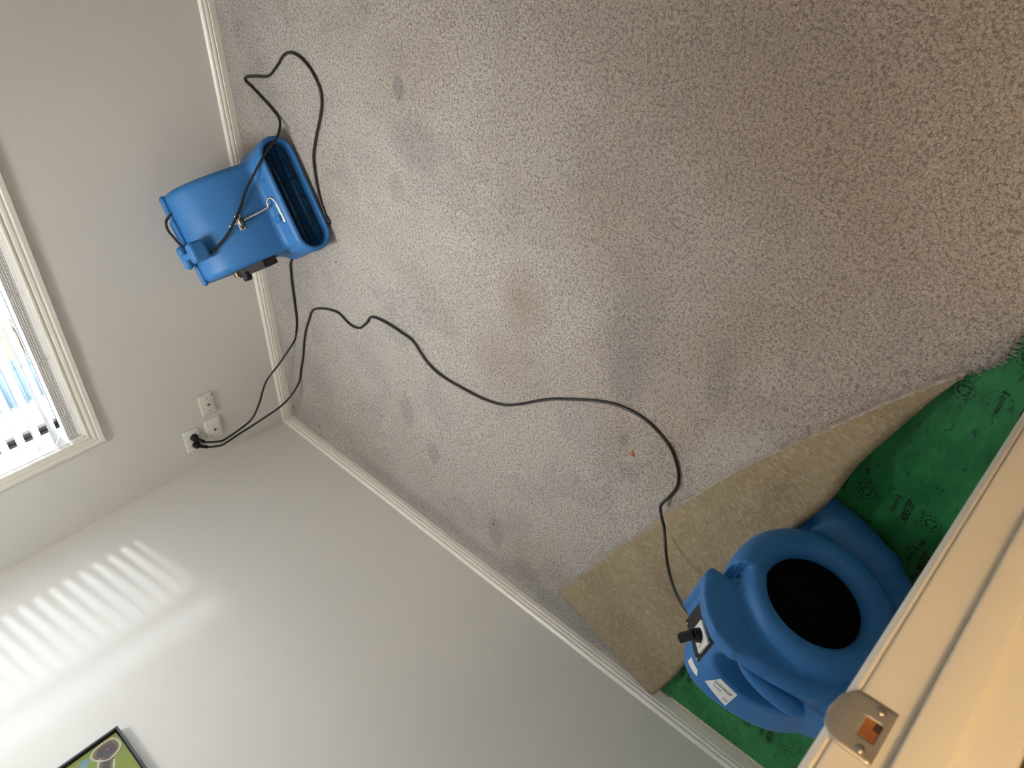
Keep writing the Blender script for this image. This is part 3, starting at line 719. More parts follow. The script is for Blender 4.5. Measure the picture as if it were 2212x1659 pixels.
# outlet wire guard
def yz(p): return p
bm = bmesh.new(); WR = .0017
def stadpts(n0, n1, u0, u1, y, k_=10):
    r = (u1 - u0) / 2; c = (u0 + u1) / 2; P = []
    for i in range(k_ + 1):
        a = -math.pi / 2 + math.pi * i / k_; P.append((n1 - r + r * math.cos(a), y, c + r * math.sin(a)))
    for i in range(k_ + 1):
        a = math.pi / 2 + math.pi * i / k_; P.append((n0 + r + r * math.cos(a), y, c + r * math.sin(a)))
    return P
tube(bm, stadpts(-.193, .199, .030, .126, -.035), WR, 6, closed=True)
for u in (.062, .094): tube(bm, [(-.185, -.036, u), (.191, -.036, u)], WR, 6)
for n in (-.055, .015, .085): tube(bm, [(n, -.038, .030), (n, -.038, .126)], WR, 6)
for s_ in (-1, 1):
    cx = .003 + s_ * .105; tube(bm, catmull([(cx - s_ * .045, -.034, .125), (cx + s_ * .012, -.030, .105), (cx + s_ * .03, -.028, .078), (cx + s_ * .012, -.030, .05), (cx - s_ * .045, -.034, .031)], 6), WR, 6)
obj('outlet_guard', bm, M['blackwire'], fan1, smooth=True)
# inner scroll ribs seen through the outlet
bm = bmesh.new()
for u, y in ((.040, -.09), (.05, -.15), (.066, -.19)): tube(bm, [(-.18, y, u - .012), (.185, y, u - .012)], .007, 8)
obj('inner_rib', bm, M['blue'], fan1, smooth=True)
# top cord wrap: cross bar, post with front plate and rear plate
def f1c(X, Y, Z):
    d = caps_(X, Y, Z, (-.153, -.262, .440), (-.088, -.262, .440), .0125)
    d = np.minimum(d, caps_(X, Y, Z, (.112, -.262, .436), (.172, -.262, .436), .0125))
    d = smin(d, rbox(X, Y, Z, (.012, -.268, .440), (.085, .020, .010), .006), .01)
    return d
sdf_obj('carry_bar', f1c, (-.18, -.30, .41), (.20, -.22, .47), .0035, M['blue'], fan1)
def f1d(X, Y, Z):
    d = rbox(X, Y, Z, (.066, -.150, .452), (.037, .024, .032), .013)
    d = smin(d, caps_(X, Y, Z, (.068, -.165, .462), (.066, -.240, .468), .0135), .010)
    d = smin(d, caps_(X, Y, Z, (.037, -.248, .468), (.094, -.248, .466), .0170), .008)
    d = smin(d, rbox(X, Y, Z, (.066, -.185, .43), (.014, .012, .03), .006), .008)
    return d
sdf_obj('cord_hook', f1d, (.01, -.28, .39), (.125, -.11, .50), .0032, M['blue'], fan1)
# kick-stand rod, sleeve, bracket with knob, peg and bolts
bm = bmesh.new()
def fr1(u):   # front surface offset of the body profile at height u
    P = sorted([(b, a) for a, b in PROF1[:9]]); return float(np.interp(u, [p[0] for p in P], [p[1] for p in P]))
rod = [(.027, fr1(.327) + .012, .327), (.024, fr1(.28) + .012, .28), (.018, -.062, .218), (.014, -.052, .19), (.010, -.048, .180), (-.004, -.044, .178), (-.013, -.040, .172), (-.014, -.034, .163), (-.004, -.030, .157), (.012, -.028, .153)]
tube(bm, catmull(rod, 6), .0034, 8)
rodo = obj('adjusting_rod', bm, M['zinc'], fan1, smooth=True)
bm = bmesh.new(); cyl(bm, (.012, -.028, .153), (.082, -.026, .152), .0075, 16); obj('sleeve', bm, M['zinc'], rodo, smooth=False, angle=40)
bm = bmesh.new(); yb = fr1(.285)
ROT = Matrix.Rotation(math.radians(-10), 4, 'X')
m4 = Matrix.Translation((.026, yb + .005, .287)) @ ROT
box(bm, (-.028, -.0015, -.011), (.028, .0035, .011), .001); box(bm, (-.010, .003, -.008), (.010, .010, .008), .002); bmesh.ops.transform(bm, matrix=m4, verts=bm.verts)
br = obj('bracket', bm, M['zinc'], fan1)
bm = bmesh.new()
for n in (-.020, .020): sphere(bm, (n, .005, 0), .0045, (1, .6, 1), 12, 8)
sphere(bm, (.002, .016, .0), .013, (1.35, .7, .50), 16, 10); bmesh.ops.transform(bm, matrix=m4, verts=bm.verts)
obj('wing_knob', bm, M['blackplastic'], br, smooth=True)
bm = bmesh.new(); box(bm, (.052, -.085, .158), (.074, -.025, .172), .003); obj('peg', bm, M['blue'], fan1, angle=50)
for n in (-.076, .083):
    bm = bmesh.new(); sphere(bm, (n, -.036, .156), .005, (1, .6, .6), 12, 8); obj('bolt', bm, M['blackplastic'], fan1, smooth=True)
# black switch box on the flank
bm = bmesh.new(); prism(bm, [(-.205, .205), (-.205, .330), (-.165, .335), (-.105, .265), (-.095, .215)], 0, .172, .205)
sb = obj('switch_box', bm, M['blackplastic'], fan1)
bm = bmesh.new(); box(bm, (.176, -.218, .300), (.198, -.190, .345), .003); obj('switch_bezel', bm, M['screw'], sb)
bm = bmesh.new(); cyl(bm, (.196, -.165, .318), (.222, -.160, .322), .019, 20, .015); obj('rotary_switch', bm, M['blackplastic'], sb, angle=40)
bm = bmesh.new(); cyl(bm, (.2215, -.160, .322), (.2235, -.160, .322), .011, 20); obj('switch_cap', bm, M['dark'], sb, angle=40)
# side grille hints on the far flank
bm = bmesh.new(); cyl(bm, (.176, -.24, .22), (.1795, -.24, .22), .085, 40); obj('inlet_grille', bm, M['void'], fan1)
# ================================================================ BLUE AIR MOVER BY THE DOOR (second fan)
fan2 = mfan('air_mover', (1.255, -2.681, UZ), -13, 'large blue air mover on the green underlay blowing under the peeled carpet')
CU = .305 - UZ      # inlet axis height above the fan's base
PROF2 = [(.09, .0), (.092, .12), (.120, .175), (.143, .24), (.147, .392), (.150, .43), (.142, .470), (.118, .503), (.078, .522), (.02, .522), (-.04, .509), (-.10, .482), (-.148, .437), (-.175, .385), (-.189, .33), (-.191, .25), (-.185, .17), (-.160, .09), (-.11, .03), (-.02, .006), (.05, .0)]
_P = catmull([(a, b + .008, 0) for a, b in PROF2], 4, closed=True); PROF2 = [(p.x, p.y) for p in _P]
def f2(X, Y, Z):
    u = Z; rr = np.hypot(Y, u - CU)
    body = extr(poly2(PROF2, Y, u), X, -.264, -.046, .024)
    # bell-mouth ring round the inlet, both sides
    out = None
    ang = np.arctan2(u - CU, Y)
    R0 = .158 + .028 * np.clip((np.abs(np.where(ang < math.radians(20), ang + 2 * np.pi, ang)) - math.radians(60)) / math.radians(150), 0, 1)
    for (xa, sg) in ((-.050, 1), (-.256, -1)):
        ax = (X - xa) * sg
        q = (rr - .104 - (R0 - .104) * .50) / ((R0 - .104) * .5); prof = .052 * np.sqrt(np.clip(1 - np.abs(q) ** 2.4, 0, 1))
        ringd = np.maximum(np.maximum(ax - prof, -.04 - ax), np.abs(rr - (.104 + R0) / 2) - (R0 - .104) / 2) * .8
        out = ringd if out is None else np.minimum(out, ringd)
    # lower volute tube bulging beyond the side plate and running on into the outlet
    vol = None
    for xa in (-.062, -.256):
        v = None; P_ = [(-.144, .225), (-.140, .160), (-.118, .108), (-.072, .068), (-.01, .050), (.07, .047), (.14, .047)]
        for (a_, b_), (c_, d_) in zip(P_[:-1], P_[1:]):
            w_ = caps_(X, Y, Z, (xa, a_, b_), (xa, c_, d_), .045); v = w_ if v is None else smin(v, w_, .012)
        vol = v if vol is None else np.minimum(vol, v)
    vol = np.maximum(vol, -u + .002)
    sn = rbox(X, Y, Z, (-.159, .10, .046), (.140, .10, .044), .030)
    # control visor
    vis = extr(poly2([(.05, .40), (.137, .394), (.200, .405), (.197, .425), (.180, .448), (.092, .522), (.03, .522)], Y, u), X, -.190, -.046, .005)
    rib = extr(poly2([(.05, .40), (.137, .394), (.201, .405), (.196, .445), (.178, .476), (.154, .503), (.112, .531), (.06, .540), (.0, .512)], Y, u), X, -.080, -.046, .007)
    lip = rbox(X, Y, Z, (-.115, .192, .425), (.072, .012, .016), .007)
    d = smin(body, out, .005); d = smin(d, vol, .022); d = smin(d, sn, .02); d = smin(d, vis, .005); d = smin(d, rib, .006); d = smin(d, lip, .005)
    d = smin(d, caps_(X, Y, Z, (-.222, -.166, .415), (-.10, -.160, .455), .026), .03)
    # hand grip scooped out of the top edge with a moulded grip inside
    scoop = smin(ell(X, Y, Z, (-.122, -.040, .556), (.050, .125, .105)), caps_(X, Y, Z, (-.112, .045, .538), (-.118, -.16, .505), .034), .01)
    d = smax(d, -scoop, .008)
    d = smin(d, ell(X, Y, Z, (-.108, -.038, .498), (.018, .082, .030)), .006)
    # inlet bore
    d = smax(d, -np.maximum(rr - .1065, -(X + .085)), .006)
    d = smax(d, -np.maximum(np.maximum(poly2([(.178 - .018, .466 - .018), (.098, .520), (.103, .532), (.200, .455)], Y, u), X + .086), -(X + .191)), .002)
    d = smax(d, -u, .004)
    return d
h2 = sdf_obj('housing', f2, (-.345, -.30, -.006), (.022, .28, .575), .0037, M['blue'], fan2)
bpy.context.view_layer.update()
me2 = h2.evaluated_get(bpy.context.evaluated_depsgraph_get()).to_mesh()
bv2 = BVHTree.FromPolygons([v.co.copy() for v in me2.vertices], [tuple(p.vertices) for p in me2.polygons])
def top2(n, f, lift=.0008):
    hit = bv2.ray_cast(Vector((n, f, .7)), Vector((0, 0, -1)))
    return hit[0].z + lift if hit[0] is not None else .5
# inlet grille: dark disc with concentric wires
bm = bmesh.new(); cyl(bm, (-.084, 0, CU), (-.030, 0, CU), .1062, 64); ig = obj('inlet_grille', bm, M['void'], fan2)
bm = bmesh.new()
for r in (.02, .035, .05, .065, .08, .094):
    tube(bm, [(-.0285, r * math.cos(a), CU + r * math.sin(a)) for a in [2 * math.pi * i / 48 for i in range(48)]], .0013, 5, closed=True)
for i in range(6):
    a = math.pi / 6 + i * math.pi / 3; tube(bm, [(-.027, .018 * math.cos(a), CU + .018 * math.sin(a)), (-.027, .104 * math.cos(a), CU + .104 * math.sin(a))], .0015, 5)
obj('guard_wire', bm, M['void'], ig, smooth=True)
# control panel
pa = Vector((0, .170, .4585)); pb = Vector((0, .0965, .5195)); pd = (pb - pa); pl = pd.length; pd.normalize(); pn = Vector((0, pd.z, -pd.y))
if pn.z < 0: pn = -pn
def pm(n, s_, h_): return Vector((n, pa.y, pa.z)) + pd * s_ + pn * h_
def pbox(bm, n0, n1, s0, s1, h0, h1, bev=0.0):
    b2 = bmesh.new(); box(b2, (n0, s0, h0), (n1, s1, h1), bev)
    vm = {}
    for v in b2.verts: vm[v] = bm.verts.new(pm(v.co.x, v.co.y, v.co.z))
    for f in b2.faces: bm.faces.new([vm[v] for v in f.verts])
    b2.free()
bm = bmesh.new(); pbox(bm, -.192, -.082, -.004, pl, -.012, .003, .001); panel = obj('control_panel', bm, M['blackplastic'], fan2); panel['label'] = 'black control panel'
bm = bmesh.new(); pbox(bm, -.162, -.108, .034, .088, .003, .0105, .002); sock = obj('socket_outlet', bm, M['whiteplastic'], panel)
bm = bmesh.new(); pbox(bm, -.148, -.146, .076, .080, .0105, .0109); pbox(bm, -.138, -.136, .074, .078, .0105, .0109); obj('pin_slots', bm, M['dark'], sock)
for n, s_ in ((-.187, .006), (-.187, .088)):
    bm = bmesh.new(); sphere(bm, pm(n, s_, .003), .003, (1, 1, 1), 10, 6); obj('screw', bm, M['screw'], panel, smooth=True)
bm = bmesh.new(); sphere(bm, (-.050, .149, .376), .005, (1, .5, 1), 12, 8); obj('screw_hole', bm, M['dark'], fan2, smooth=True)
# stickers
def decal(name, quad, mat, parent, lift):
    bm = bmesh.new(); n = 10; G = {}
    q = [Vector((a, b, 0)) for a, b in quad]
    for i in range(n + 1):
        for j in range(n + 1):
            p = q[0].lerp(q[1], i / n).lerp(q[3].lerp(q[2], i / n), j / n); G[i, j] = bm.verts.new((p.x, p.y, top2(p.x, p.y, lift)))
    for i in range(n):
        for j in range(n): bm.faces.new((G[i, j], G[i + 1, j], G[i + 1, j + 1], G[i, j + 1]))
    return obj(name, bm, mat, parent, smooth=True)
stk = decal('sticker', [(-.209, .064), (-.162, .044), (-.172, -.002), (-.234, .000)], M['paper'], fan2, .0010)
stk['label'] = 'white sticker reading DAMAGE'
bm = bmesh.new()
def onskin(p): return (p.x, p.y, top2(p.x, p.y, .0016))
def smat(n, f, rot): return Matrix.Translation((n, f, 0)) @ Matrix.Rotation(rot, 4, 'Z')
rz_ = math.radians(-90 - 8)
textbm(bm, 'DAMAGE', .0150, smat(-.183, .027, rz_), onskin, xs=.72)
textbm(bm, 'REPAIR', .0085, smat(-.196, .036, rz_), onskin, xs=.75)
textbm(bm, '0040', .0085, smat(-.214, .009, rz_), onskin, xs=.75)
obj('sticker_text', bm, M['ink'], stk)
decal('sticker', [(-.226, .116), (-.203, .116), (-.203, .088), (-.221, .082)], M['paper'], fan2, .0010)
# ================================================================ WALL PLATES AND PLUGS
def wallplate(name, x, z, lab, cat, mat, round_=.003, th=.009, group=None):
    o = empty(name, (x + .058, 0, z)); put(o, lab, cat, group)
    bm = bmesh.new(); box(bm, (-.058, -th, 0), (.058, 0, .073), round_, 3); obj('cover_plate', bm, mat, o, angle=40); return o
w1 = wallplate('power_outlet', .1089, .4824, 'white double power point with two black plugs, topmost of the wall plates', 'power outlet', M['whiteplastic'], .003)
for n in (-.028, .017):
    bm = bmesh.new(); box(bm, (n - .0055, -.0125, .050), (n + .0055, -.008, .064), .0015); obj('rocker_switch', bm, M['winwhite'], w1, angle=40)
    bm = bmesh.new(); box(bm, (n - .002, -.0131, .060), (n + .002, -.0123, .0632)); obj('indicator', bm, simple('switch_red_dot', srgb(200, 150, 140), .5) if n < 0 else bpy.data.materials['switch_red_dot'], w1)
    bm = bmesh.new(); 
    for a in (-.007, .007): box(bm, (n + a - .001, -.0095, .026), (n + a + .001, -.0088, .034))
    box(bm, (n - .001, -.0095, .014), (n + .001, -.0088, .021)); obj('socket_holes', bm, M['dark'], w1)
w2 = wallplate('aerial_socket', .1131, .3736, 'white square edged wall plate with one centre hole below the power point', 'wall plate', M['whiteplastic'], .002, .011)
bm = bmesh.new(); cyl(bm, (-.003, -.0095, .034), (-.003, -.0145, .034), .0055, 20); s2 = obj('socket_rim', bm, M['screw'], w2, angle=40)
bm = bmesh.new(); cyl(bm, (-.003, -.0144, .034), (-.003, -.0150, .034), .0034, 16); obj('socket_hole', bm, M['dark'], s2)
w3 = wallplate('television_socket', .2608, .3727, 'cream rounded wall plate with centre socket and two screws, furthest from the room corner', 'wall plate', M['creamplastic'], .0075, .012)
bm = bmesh.new(); cyl(bm, (0, -.0115, .034), (0, -.0155, .034), .0068, 20); s3 = obj('socket_rim', bm, M['screw'], w3, angle=40)
bm = bmesh.new(); cyl(bm, (0, -.0154, .034), (0, -.0160, .034), .0036, 16); obj('socket_hole', bm, M['dark'], s3)
for n in (-.036, .036):
    bm = bmesh.new(); cyl(bm, (n, -.0115, .034), (n, -.0125, .034), .0032, 14); obj('screw', bm, M['screw'], w3, angle=40)
bm = bmesh.new(); box(bm, (.040, -.0124, .006), (.052, -.0118, .009)); obj('printed_mark', bm, M['ink'], w3)
# ================================================================ CORDS
def cordthing(name, loc, lab):
    o = empty(name, loc); put(o, lab, 'cord'); return o
def cord(root, pts, name='cable', n=9, r=.0048):
    bm = bmesh.new(); tube(bm, [p - Vector(root.location) for p in catmull(pts, n)], r, 10); return obj(name, bm, M['cable'], root, smooth=True)
def plug(root, x, z, dx, dz):
    """round moulded plug facing the wall with the cord leaving sideways"""
    bm = bmesh.new(); L = Vector(root.location)
    cyl(bm, (x, -.008, z), (x, -.024, z), .0185, 28, .0165); sphere(bm, (x, -.023, z), .0165, (1, .55, 1), 20, 10)
    d = Vector((dx, -.35, dz)).normalized(); a = Vector((x, -.024, z))
    cyl(bm, a, a + d * .030, .0095, 16, .0075); cyl(bm, a + d * .028, a + d * .046, .0072, 14, .0055)
    for i in range(3):
        c = a + d * (.030 + .005 * i); cyl(bm, c, c + d * .002, .0085, 14)
    bmesh.ops.translate(bm, verts=bm.verts, vec=-L); obj('plug', bm, M['blackplastic'], root, angle=45); return a + d * .046
WM = M  # alias
fan1.rotation_euler; R1 = Matrix.Translation(fan1.location) @ Matrix.Rotation(math.radians(-147.37), 4, 'Z')
R2 = Matrix.Translation(fan2.location) @ Matrix.Rotation(math.radians(-13), 4, 'Z')
G1 = lambda n, f, u: R1 @ Vector((n, f, u))
G2 = lambda n, f, u: R2 @ Vector((n, f, u))
PX1, PX2, PZP = .182, .139, .510
c1 = cordthing('air_mover_cord', (.8, -.25, 0), 'black cord looping over the wall side air mover and plugged in the right socket')  # the wall side air mover's own power cord
e1 = plug(c1, PX1, PZP, -.62, -.62)
def floor_(x, y): return Vector((x, y, .0065 + H(x, y)))
air = [e1, Vector((.140, -.062, .435)), Vector((.137, -.072, .403)), Vector((.160, -.085, .327)), Vector((.191, -.095, .258)), Vector((.263, -.105, .210)), Vector((.324, -.112, .184)), Vector((.384, -.122, .154)), Vector((.446, -.142, .098)), Vector((.505, -.158, .048)), floor_(.560, -.172), floor_(.62, -.200), floor_(.695, -.221), floor_(.78, -.228), floor_(.866, -.232), floor_(.94, -.240), floor_(1.005, -.258), Vector((1.08, -.34, .006)), Vector((1.18, -.46, .006)), floor_(1.275, -.570), floor_(1.318, -.552), floor_(1.368, -.535), floor_(1.44, -.525), floor_(1.526, -.528), floor_(1.60, -.556), floor_(1.695, -.603), floor_(1.75, -.622), floor_(1.80, -.617), floor_(1.85, -.575), floor_(1.877, -.508), floor_(1.865, -.44), floor_(1.815, -.38), floor_(1.765, -.31), floor_(1.745, -.22), floor_(1.728, -.155), floor_(1.712, -.150), floor_(1.70, -.185), floor_(1.675, -.243), floor_(1.648, -.30), Vector((1.617, -.350, .012)), G1(-.205, .012, .055), G1(-.176, .010, .100), G1(-.145, .002, .148), G1(-.108, -.030, .186), G1(-.073, -.058, .222), G1(-.018, -.078, .268), G1(.041, -.094, .334), G1(.070, -.120, .378), G1(.086, -.150, .415), G1(.085, -.190, .437), G1(.05, -.225, .452)]
cord(c1, air)
cord(c1, [G1(-.095, -.250, .438), G1(-.080, -.262, .462), G1(-.050, -.270, .470), G1(-.010, -.262, .464), G1(.030, -.252, .456), G1(.05, -.245, .452)], 'cord_loop')
c2 = cordthing('air_mover_cord', (.9, -1.3, 0), 'long black cord snaking across the carpet to the door side air mover')  # the door side air mover's own power cord
e2 = plug(c2, PX2, PZP, -.45, -.75)
CB = [(.39, -.18), (.49, -.222), (.584, -.251), (.67, -.285), (.742, -.325), (.79, -.352), (.822, -.385), (.855, -.455), (.880, -.553), (.866, -.60), (.857, -.64), (.867, -.689), (.895, -.722), (.925, -.750), (.958, -.774), (.972, -.82), (.976, -.884), (.972, -.95), (.965, -1.015), (.935, -1.055), (.907, -1.09), (.888, -1.14), (.882, -1.20), (.884, -1.26), (.888, -1.331), (.900, -1.41), (.925, -1.488), (.97, -1.56), (1.023, -1.63), (1.065, -1.69), (1.103, -1.759), (1.154, -1.862), (1.181, -1.944), (1.184, -2.018), (1.167, -2.077), (1.133, -2.129), (1.08, -2.162), (1.022, -2.173), (.965, -2.158)]
CB = [floor_(a, b) for a, b in CB]
def flapz(x, y, lift=.0055):
    h_ = flap_bvh.ray_cast(Vector((x, y, .6)), Vector((0, 0, -1)))
    return Vector((x, y, (h_[0].z if h_[0] is not None else .01) + lift))
tail = [Vector((.925, -2.142, .024)), Vector((.893, -2.153, .030)), Vector((0.859, -2.172, 0.036)), Vector((0.821, -2.201, 0.062)), Vector((0.807, -2.240, 0.105)), Vector((0.823, -2.293, 0.165)), Vector((0.885, -2.357, 0.245)), Vector((0.982, -2.422, 0.335)), Vector((1.107, -2.487, 0.435))]
wallrun = [e2, Vector((.1145, -.062, .440)), Vector((.114, -.072, .407)), Vector((.136, -.085, .333)), Vector((.166, -.105, .229)), Vector((.207, -.130, .119)), Vector((.260, -.148, .053)), Vector((.325, -.164, .013))]
cord(c2, wallrun + CB + tail)
# plug into the second fan's panel
bm = bmesh.new(); b0 = pm(-.134, .058, .010); b1 = pm(-.134, .058, .024)
cyl(bm, b0, b1, .0165, 24, .0145)
b2_ = pm(-.138, .056, .030)
bx = bmesh.new(); box(bx, (-.014, -.009, -.009), (.022, .009, .009), .003)
dirv = (pm(-.158, .054, .052) - b2_).normalized(); mm = Matrix.Translation(b2_ + dirv * .004) @ dirv.to_track_quat('X', 'Z').to_matrix().to_4x4()
vm = {v: bm.verts.new(mm @ v.co) for v in bx.verts}
for f in bx.faces: bm.faces.new([vm[v] for v in f.verts])
bx.free(); bmesh.ops.transform(bm, matrix=Matrix.Translation(-Vector(c2.location)) @ R2, verts=bm.verts)
obj('plug', bm, M['blackplastic'], c2, angle=45)
# ================================================================ PAINTING
pic = empty('framed_painting', (0, -1.29, 1.38)); put(pic, 'dark framed olive green dot painting on the left wall', 'painting')
PW, PHT = .60, .60          # runs to -y from its right edge at y = -.992
bm = bmesh.new()
def frame_side(lo, hi): box(bm, lo, hi, .0015)
y1, y0, z0, z1 = .298, .298 - PW, .005, .005 + PHT; tf = .008
frame_side((.002, y0, z0), (.035, y1, z0 + tf)); frame_side((.002, y0, z1 - tf), (.035, y1, z1)); frame_side((.002, y0, z0 + tf), (.035, y0 + tf, z1 - tf)); frame_side((.002, y1 - tf, z0 + tf), (.035, y1, z1 - tf))
box(bm, (.002, y0 + tf, z0 + tf), (.006, y1 - tf, z1 - tf)); obj('picture_frame', bm, M['frame'], pic)
# canvas with painted motifs in one mesh
m_ol = simple('olive_paint', srgb(122, 132, 56), .6, nscale=8, var=.12); m_br = simple('brown_dot_paint', srgb(116, 96, 62), .6, nscale=220, var=.35); m_bk = simple('charcoal_paint', srgb(68, 66, 72), .6)
m_wh = simple('white_dot_paint', (.8, .8, .78, 1), .6); m_rd = simple('red_dot_paint', srgb(205, 62, 78), .6); m_bl = simple('teal_brushed_paint', srgb(98, 132, 132), .6, nscale=60, var=.25)
bm = bmesh.new(); ca = .013
def addface(pts, mi, lift):
    f = bm.faces.new([bm.verts.new((.024 + lift, a, b)) for a, b in pts]); f.material_index = mi; return f
box(bm, (.006, y0 + ca, z0 + ca), (.024, y1 - ca, z1 - ca))
ox, oz = .298, .005        # picture corner in local coordinates (right bottom)
def Q(a, b): return (ox - a, oz + b)     # a: away from right edge, b: up
head = [(.038, .012), (.055, .020), (.068, .036), (.073, .058), (.066, .080), (.053, .094), (.040, .096), (.030, .088), (.026, .070), (.024, .048), (.025, .028), (.029, .016)]
head = catmull([(a * 1.2 - .003, b * 1.2 - .006, 0) for a, b in [(.032, .030), (.048, .026), (.062, .033), (.070, .048), (.071, .066), (.062, .080), (.050, .090), (.036, .092), (.026, .082), (.022, .066), (.022, .048), (.025, .036)]], 5, closed=True)
cen = Vector((.0522, .0636, 0))
def scaled(P, s): return [cen + (p - cen) * s for p in P]
bodyc = [(.074, .066), (.090, .082), (.12, .10), (.17, .15), (.22, .26), (.30, .33)]
bc = catmull([(a, b, 0) for a, b in bodyc], 6)
def ribbon(P, w, mi, lift):
    Lf, Rt = [], []
    for i, p in enumerate(P):
        t = (P[min(i + 1, len(P) - 1)] - P[max(i - 1, 0)]).normalized(); n_ = Vector((-t.y, t.x, 0)); Lf.append(p + n_ * w / 2); Rt.append(p - n_ * w / 2)
    for i in range(len(P) - 1): addface([Q(q.x, q.y) for q in (Lf[i], Lf[i + 1], Rt[i + 1], Rt[i])], mi, lift)
    return Lf, Rt
ribbon(bc, .040, 1, .0002); addface([Q(p.x, p.y) for p in scaled(head, 1.0)], 1, .0003)
ribbon(bc, .022, 2, .0005); addface([Q(p.x, p.y) for p in scaled(head, .74)], 2, .0006)
def dots(P, r, mi, lift, every):
    acc = 0
    for a, b in zip(P[:-1], P[1:]):
        L = (b - a).length; t = every - acc
        while t < L:
            c_ = a + (b - a) * t / L; addface([Q(c_.x + r * math.cos(q), c_.y + r * math.sin(q)) for q in [k_ * math.pi / 3 for k_ in range(6)]], mi, lift); t += every
        acc = (acc + L) % every
bx_ = Vector((.066, .062, 0))
for sc_ in (1.06, 1.17):
    P = scaled(head, sc_); P = P + [P[0]]
    P = [p for p in P if not ((p - bx_).length < .020)] if False else P
    dots(P, .0016, 3, .0009, .0044)
for w in (.044, .052):
    Lf, Rt = [], []
    for i, p in enumerate(bc):
        t = (bc[min(i + 1, len(bc) - 1)] - bc[max(i - 1, 0)]).normalized(); n_ = Vector((-t.y, t.x, 0)); Lf.append(p + n_ * w / 2); Rt.append(p - n_ * w / 2)
    dots(Lf[3:], .0016, 3, .0009, .0044); dots(Rt[3:], .0016, 3, .0009, .0044)
for sc_ in (.80, .88): P = scaled(head, sc_); dots(P + [P[0]], .0012, 1, .0009, .0034)
addface([Q(.051 + .0046 * math.cos(q), .060 + .0034 * math.sin(q)) for q in [k_ * math.pi / 5 for k_ in range(10)]], 4, .0010)
riv = catmull([(.030, .128, 0), (.045, .135, 0), (.06, .16, 0), (.07, .22, 0), (.06, .34, 0), (.09, .55, 0)], 6); ribbon(riv, .030, 5, .00025)
obj('painted_canvas', bm, [m_ol, m_br, m_bk, m_wh, m_rd, m_bl], pic)
# ================================================================ LAMPS
cl = empty('added_ceiling_light', (1.15, -0.68, ZC)); put(cl, 'added round white ceiling light, out of view, brightening the room', 'ceiling light')  # unseen lamp, added to raise the general light in the room
bm = bmesh.new(); cyl(bm, (0, 0, -.02), (0, 0, 0), .20, 40); obj('lamp_base', bm, M['winwhite'], cl)
bm = bmesh.new(); sphere(bm, (0, 0, -.02), .19, (1, 1, .32), 32, 16); obj('diffuser', bm, M['lamp'], cl, smooth=True)
hl = empty('pendant_light', (2.90, -3.42, 2.02)); put(hl, 'warm glowing pendant light in the hallway outside the door', 'pendant light')
bm = bmesh.new(); cyl(bm, (0, 0, .03), (0, 0, ZC - 2.02), .003, 8); obj('hanging_cord', bm, M['winwhite'], hl)
bm = bmesh.new(); cyl(bm, (0, 0, ZC - 2.04), (0, 0, ZC - 2.02), .05, 24); obj('ceiling_rose', bm, M['winwhite'], hl)
bm = bmesh.new(); sphere(bm, (0, 0, -.03), .11, (1, 1, .8), 32, 16); obj('diffuser', bm, M['halllamp'], hl, smooth=True)
dl = empty('added_downlight', (1.38, -1.00, ZC)); put(dl, 'added spot light in the ceiling, out of view, brightening the carpet', 'added_downlight')  # unseen lamp, added to brighten the middle of the carpet
bm = bmesh.new(); ringp = [(.045 + .012 * math.cos(a), .004 * math.sin(a)) for a in [k_ * math.pi / 4 for k_ in range(8)]]
tube(bm, [(.05 * math.cos(a), .05 * math.sin(a), -.003) for a in [k_ * math.pi / 16 for k_ in range(32)]], .006, 8, closed=True); obj('trim_ring', bm, M['winwhite'], dl, smooth=True)
bm = bmesh.new(); cyl(bm, (0, 0, -.002), (0, 0, .0), .044, 32); obj('lens', bm, M['lamp'], dl)
sp_ = lamp('added_downlight_beam', 'SPOT', (0, 0, -.03), SPOT_WATTS, (1.0, 0.98, 0.935), spot_size=math.radians(80), spot_blend=1.0, shadow_soft_size=.35)
sp_.parent = dl
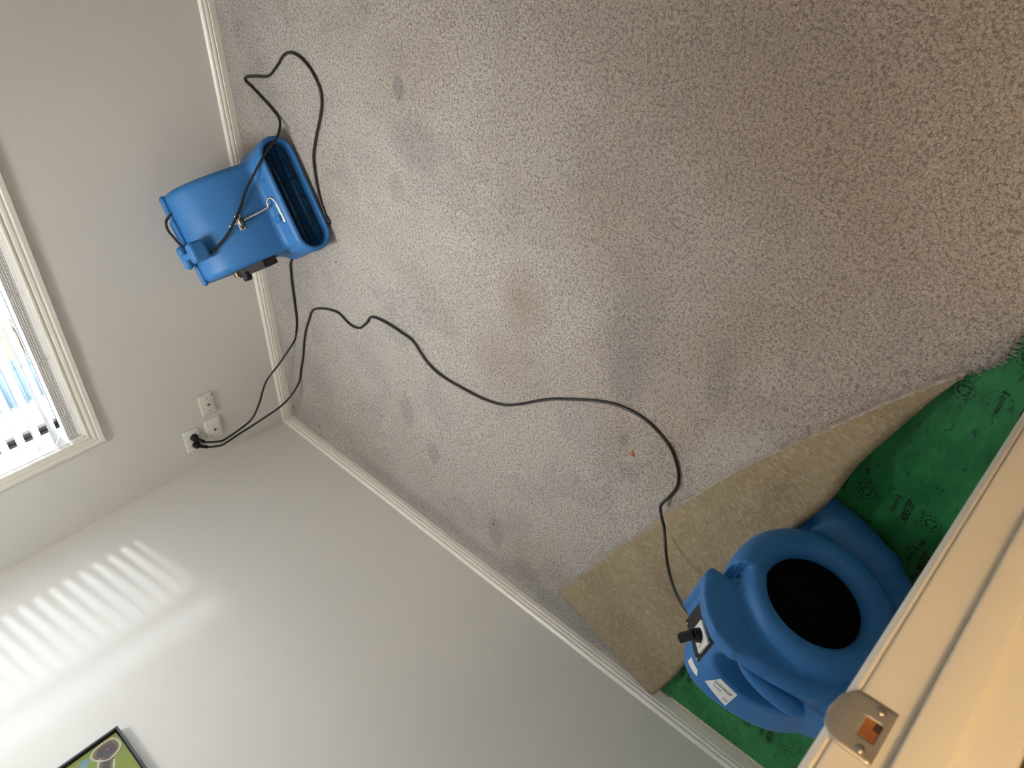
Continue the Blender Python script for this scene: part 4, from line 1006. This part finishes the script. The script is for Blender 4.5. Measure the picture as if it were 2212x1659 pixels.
# ================================================================ OUTDOORS
bm = bmesh.new(); box(bm, (-9, .3, -.6), (9, 14, -.5)); o = obj('outdoor_ground', bm, M['ground']); st(o)
def corr(name, x0, x1, y, z0, z1, pitch, amp, mat, lab, cat, vertical=True):
    bm = bmesh.new(); n = int((z1 - z0) / pitch * 8); A = []
    for i in range(n + 1):
        z = z0 + (z1 - z0) * i / n; o_ = amp * math.sin(2 * math.pi * i / 8); A.append([bm.verts.new((x0, y + o_, z)), bm.verts.new((x1, y + o_, z)), bm.verts.new((x1, y + o_ + .03, z)), bm.verts.new((x0, y + o_ + .03, z))])
    for i in range(n):
        for k_ in range(4): bm.faces.new((A[i][k_], A[i][(k_ + 1) % 4], A[i + 1][(k_ + 1) % 4], A[i + 1][k_]))
    bm.faces.new(A[0]); bm.faces.new(A[-1][::-1]); return put(obj(name, bm, mat, smooth=True), lab, cat)
corr('corrugated_fence', -1.28, -.66, 3.0, -.5, .80, .045, .010, M['bluesteel'], 'blue grey corrugated steel fence panel outside the window', 'fence')
sf = empty('slatted_fence', (-1.6, 3.0, -.5)); put(sf, 'pale slatted fence beside the blue steel panel outside', 'fence')
for i in range(9):
    bm = bmesh.new(); x = .31 - i * .075; box(bm, (x - .052, -.012, 0), (x, .012, 1.35), .003); obj('paling', bm, M['whiteout'], sf)
for z in (.25, .85, 1.2):
    bm = bmesh.new(); box(bm, (-.35, .012, z), (.32, .045, z + .07)); obj('fence_rail', bm, M['whiteout'], sf)
tp = empty('timber_stack', (-.66, 2.85, -.5)); put(tp, 'stack of weathered orange timber beside the steel fence outside', 'timber')
for i in range(9):
    bm = bmesh.new(); w = random.uniform(.10, .16); box(bm, (-.14 + .02 * (i % 3), -.1, i * .125), (.10 + .015 * (i % 2), .1, i * .125 + .115), .008); o = obj('plank', bm, M['orange'], tp); o.rotation_euler = (0, random.uniform(-.03, .03), 0)
bm = bmesh.new(); box(bm, (-.52, 3.1, -.5), (5.0, 3.25, 1.05)); put(obj('garden_wall', bm, M['render']), 'bright white rendered garden wall beyond the window', 'wall')
S.cycles.use_denoising = True
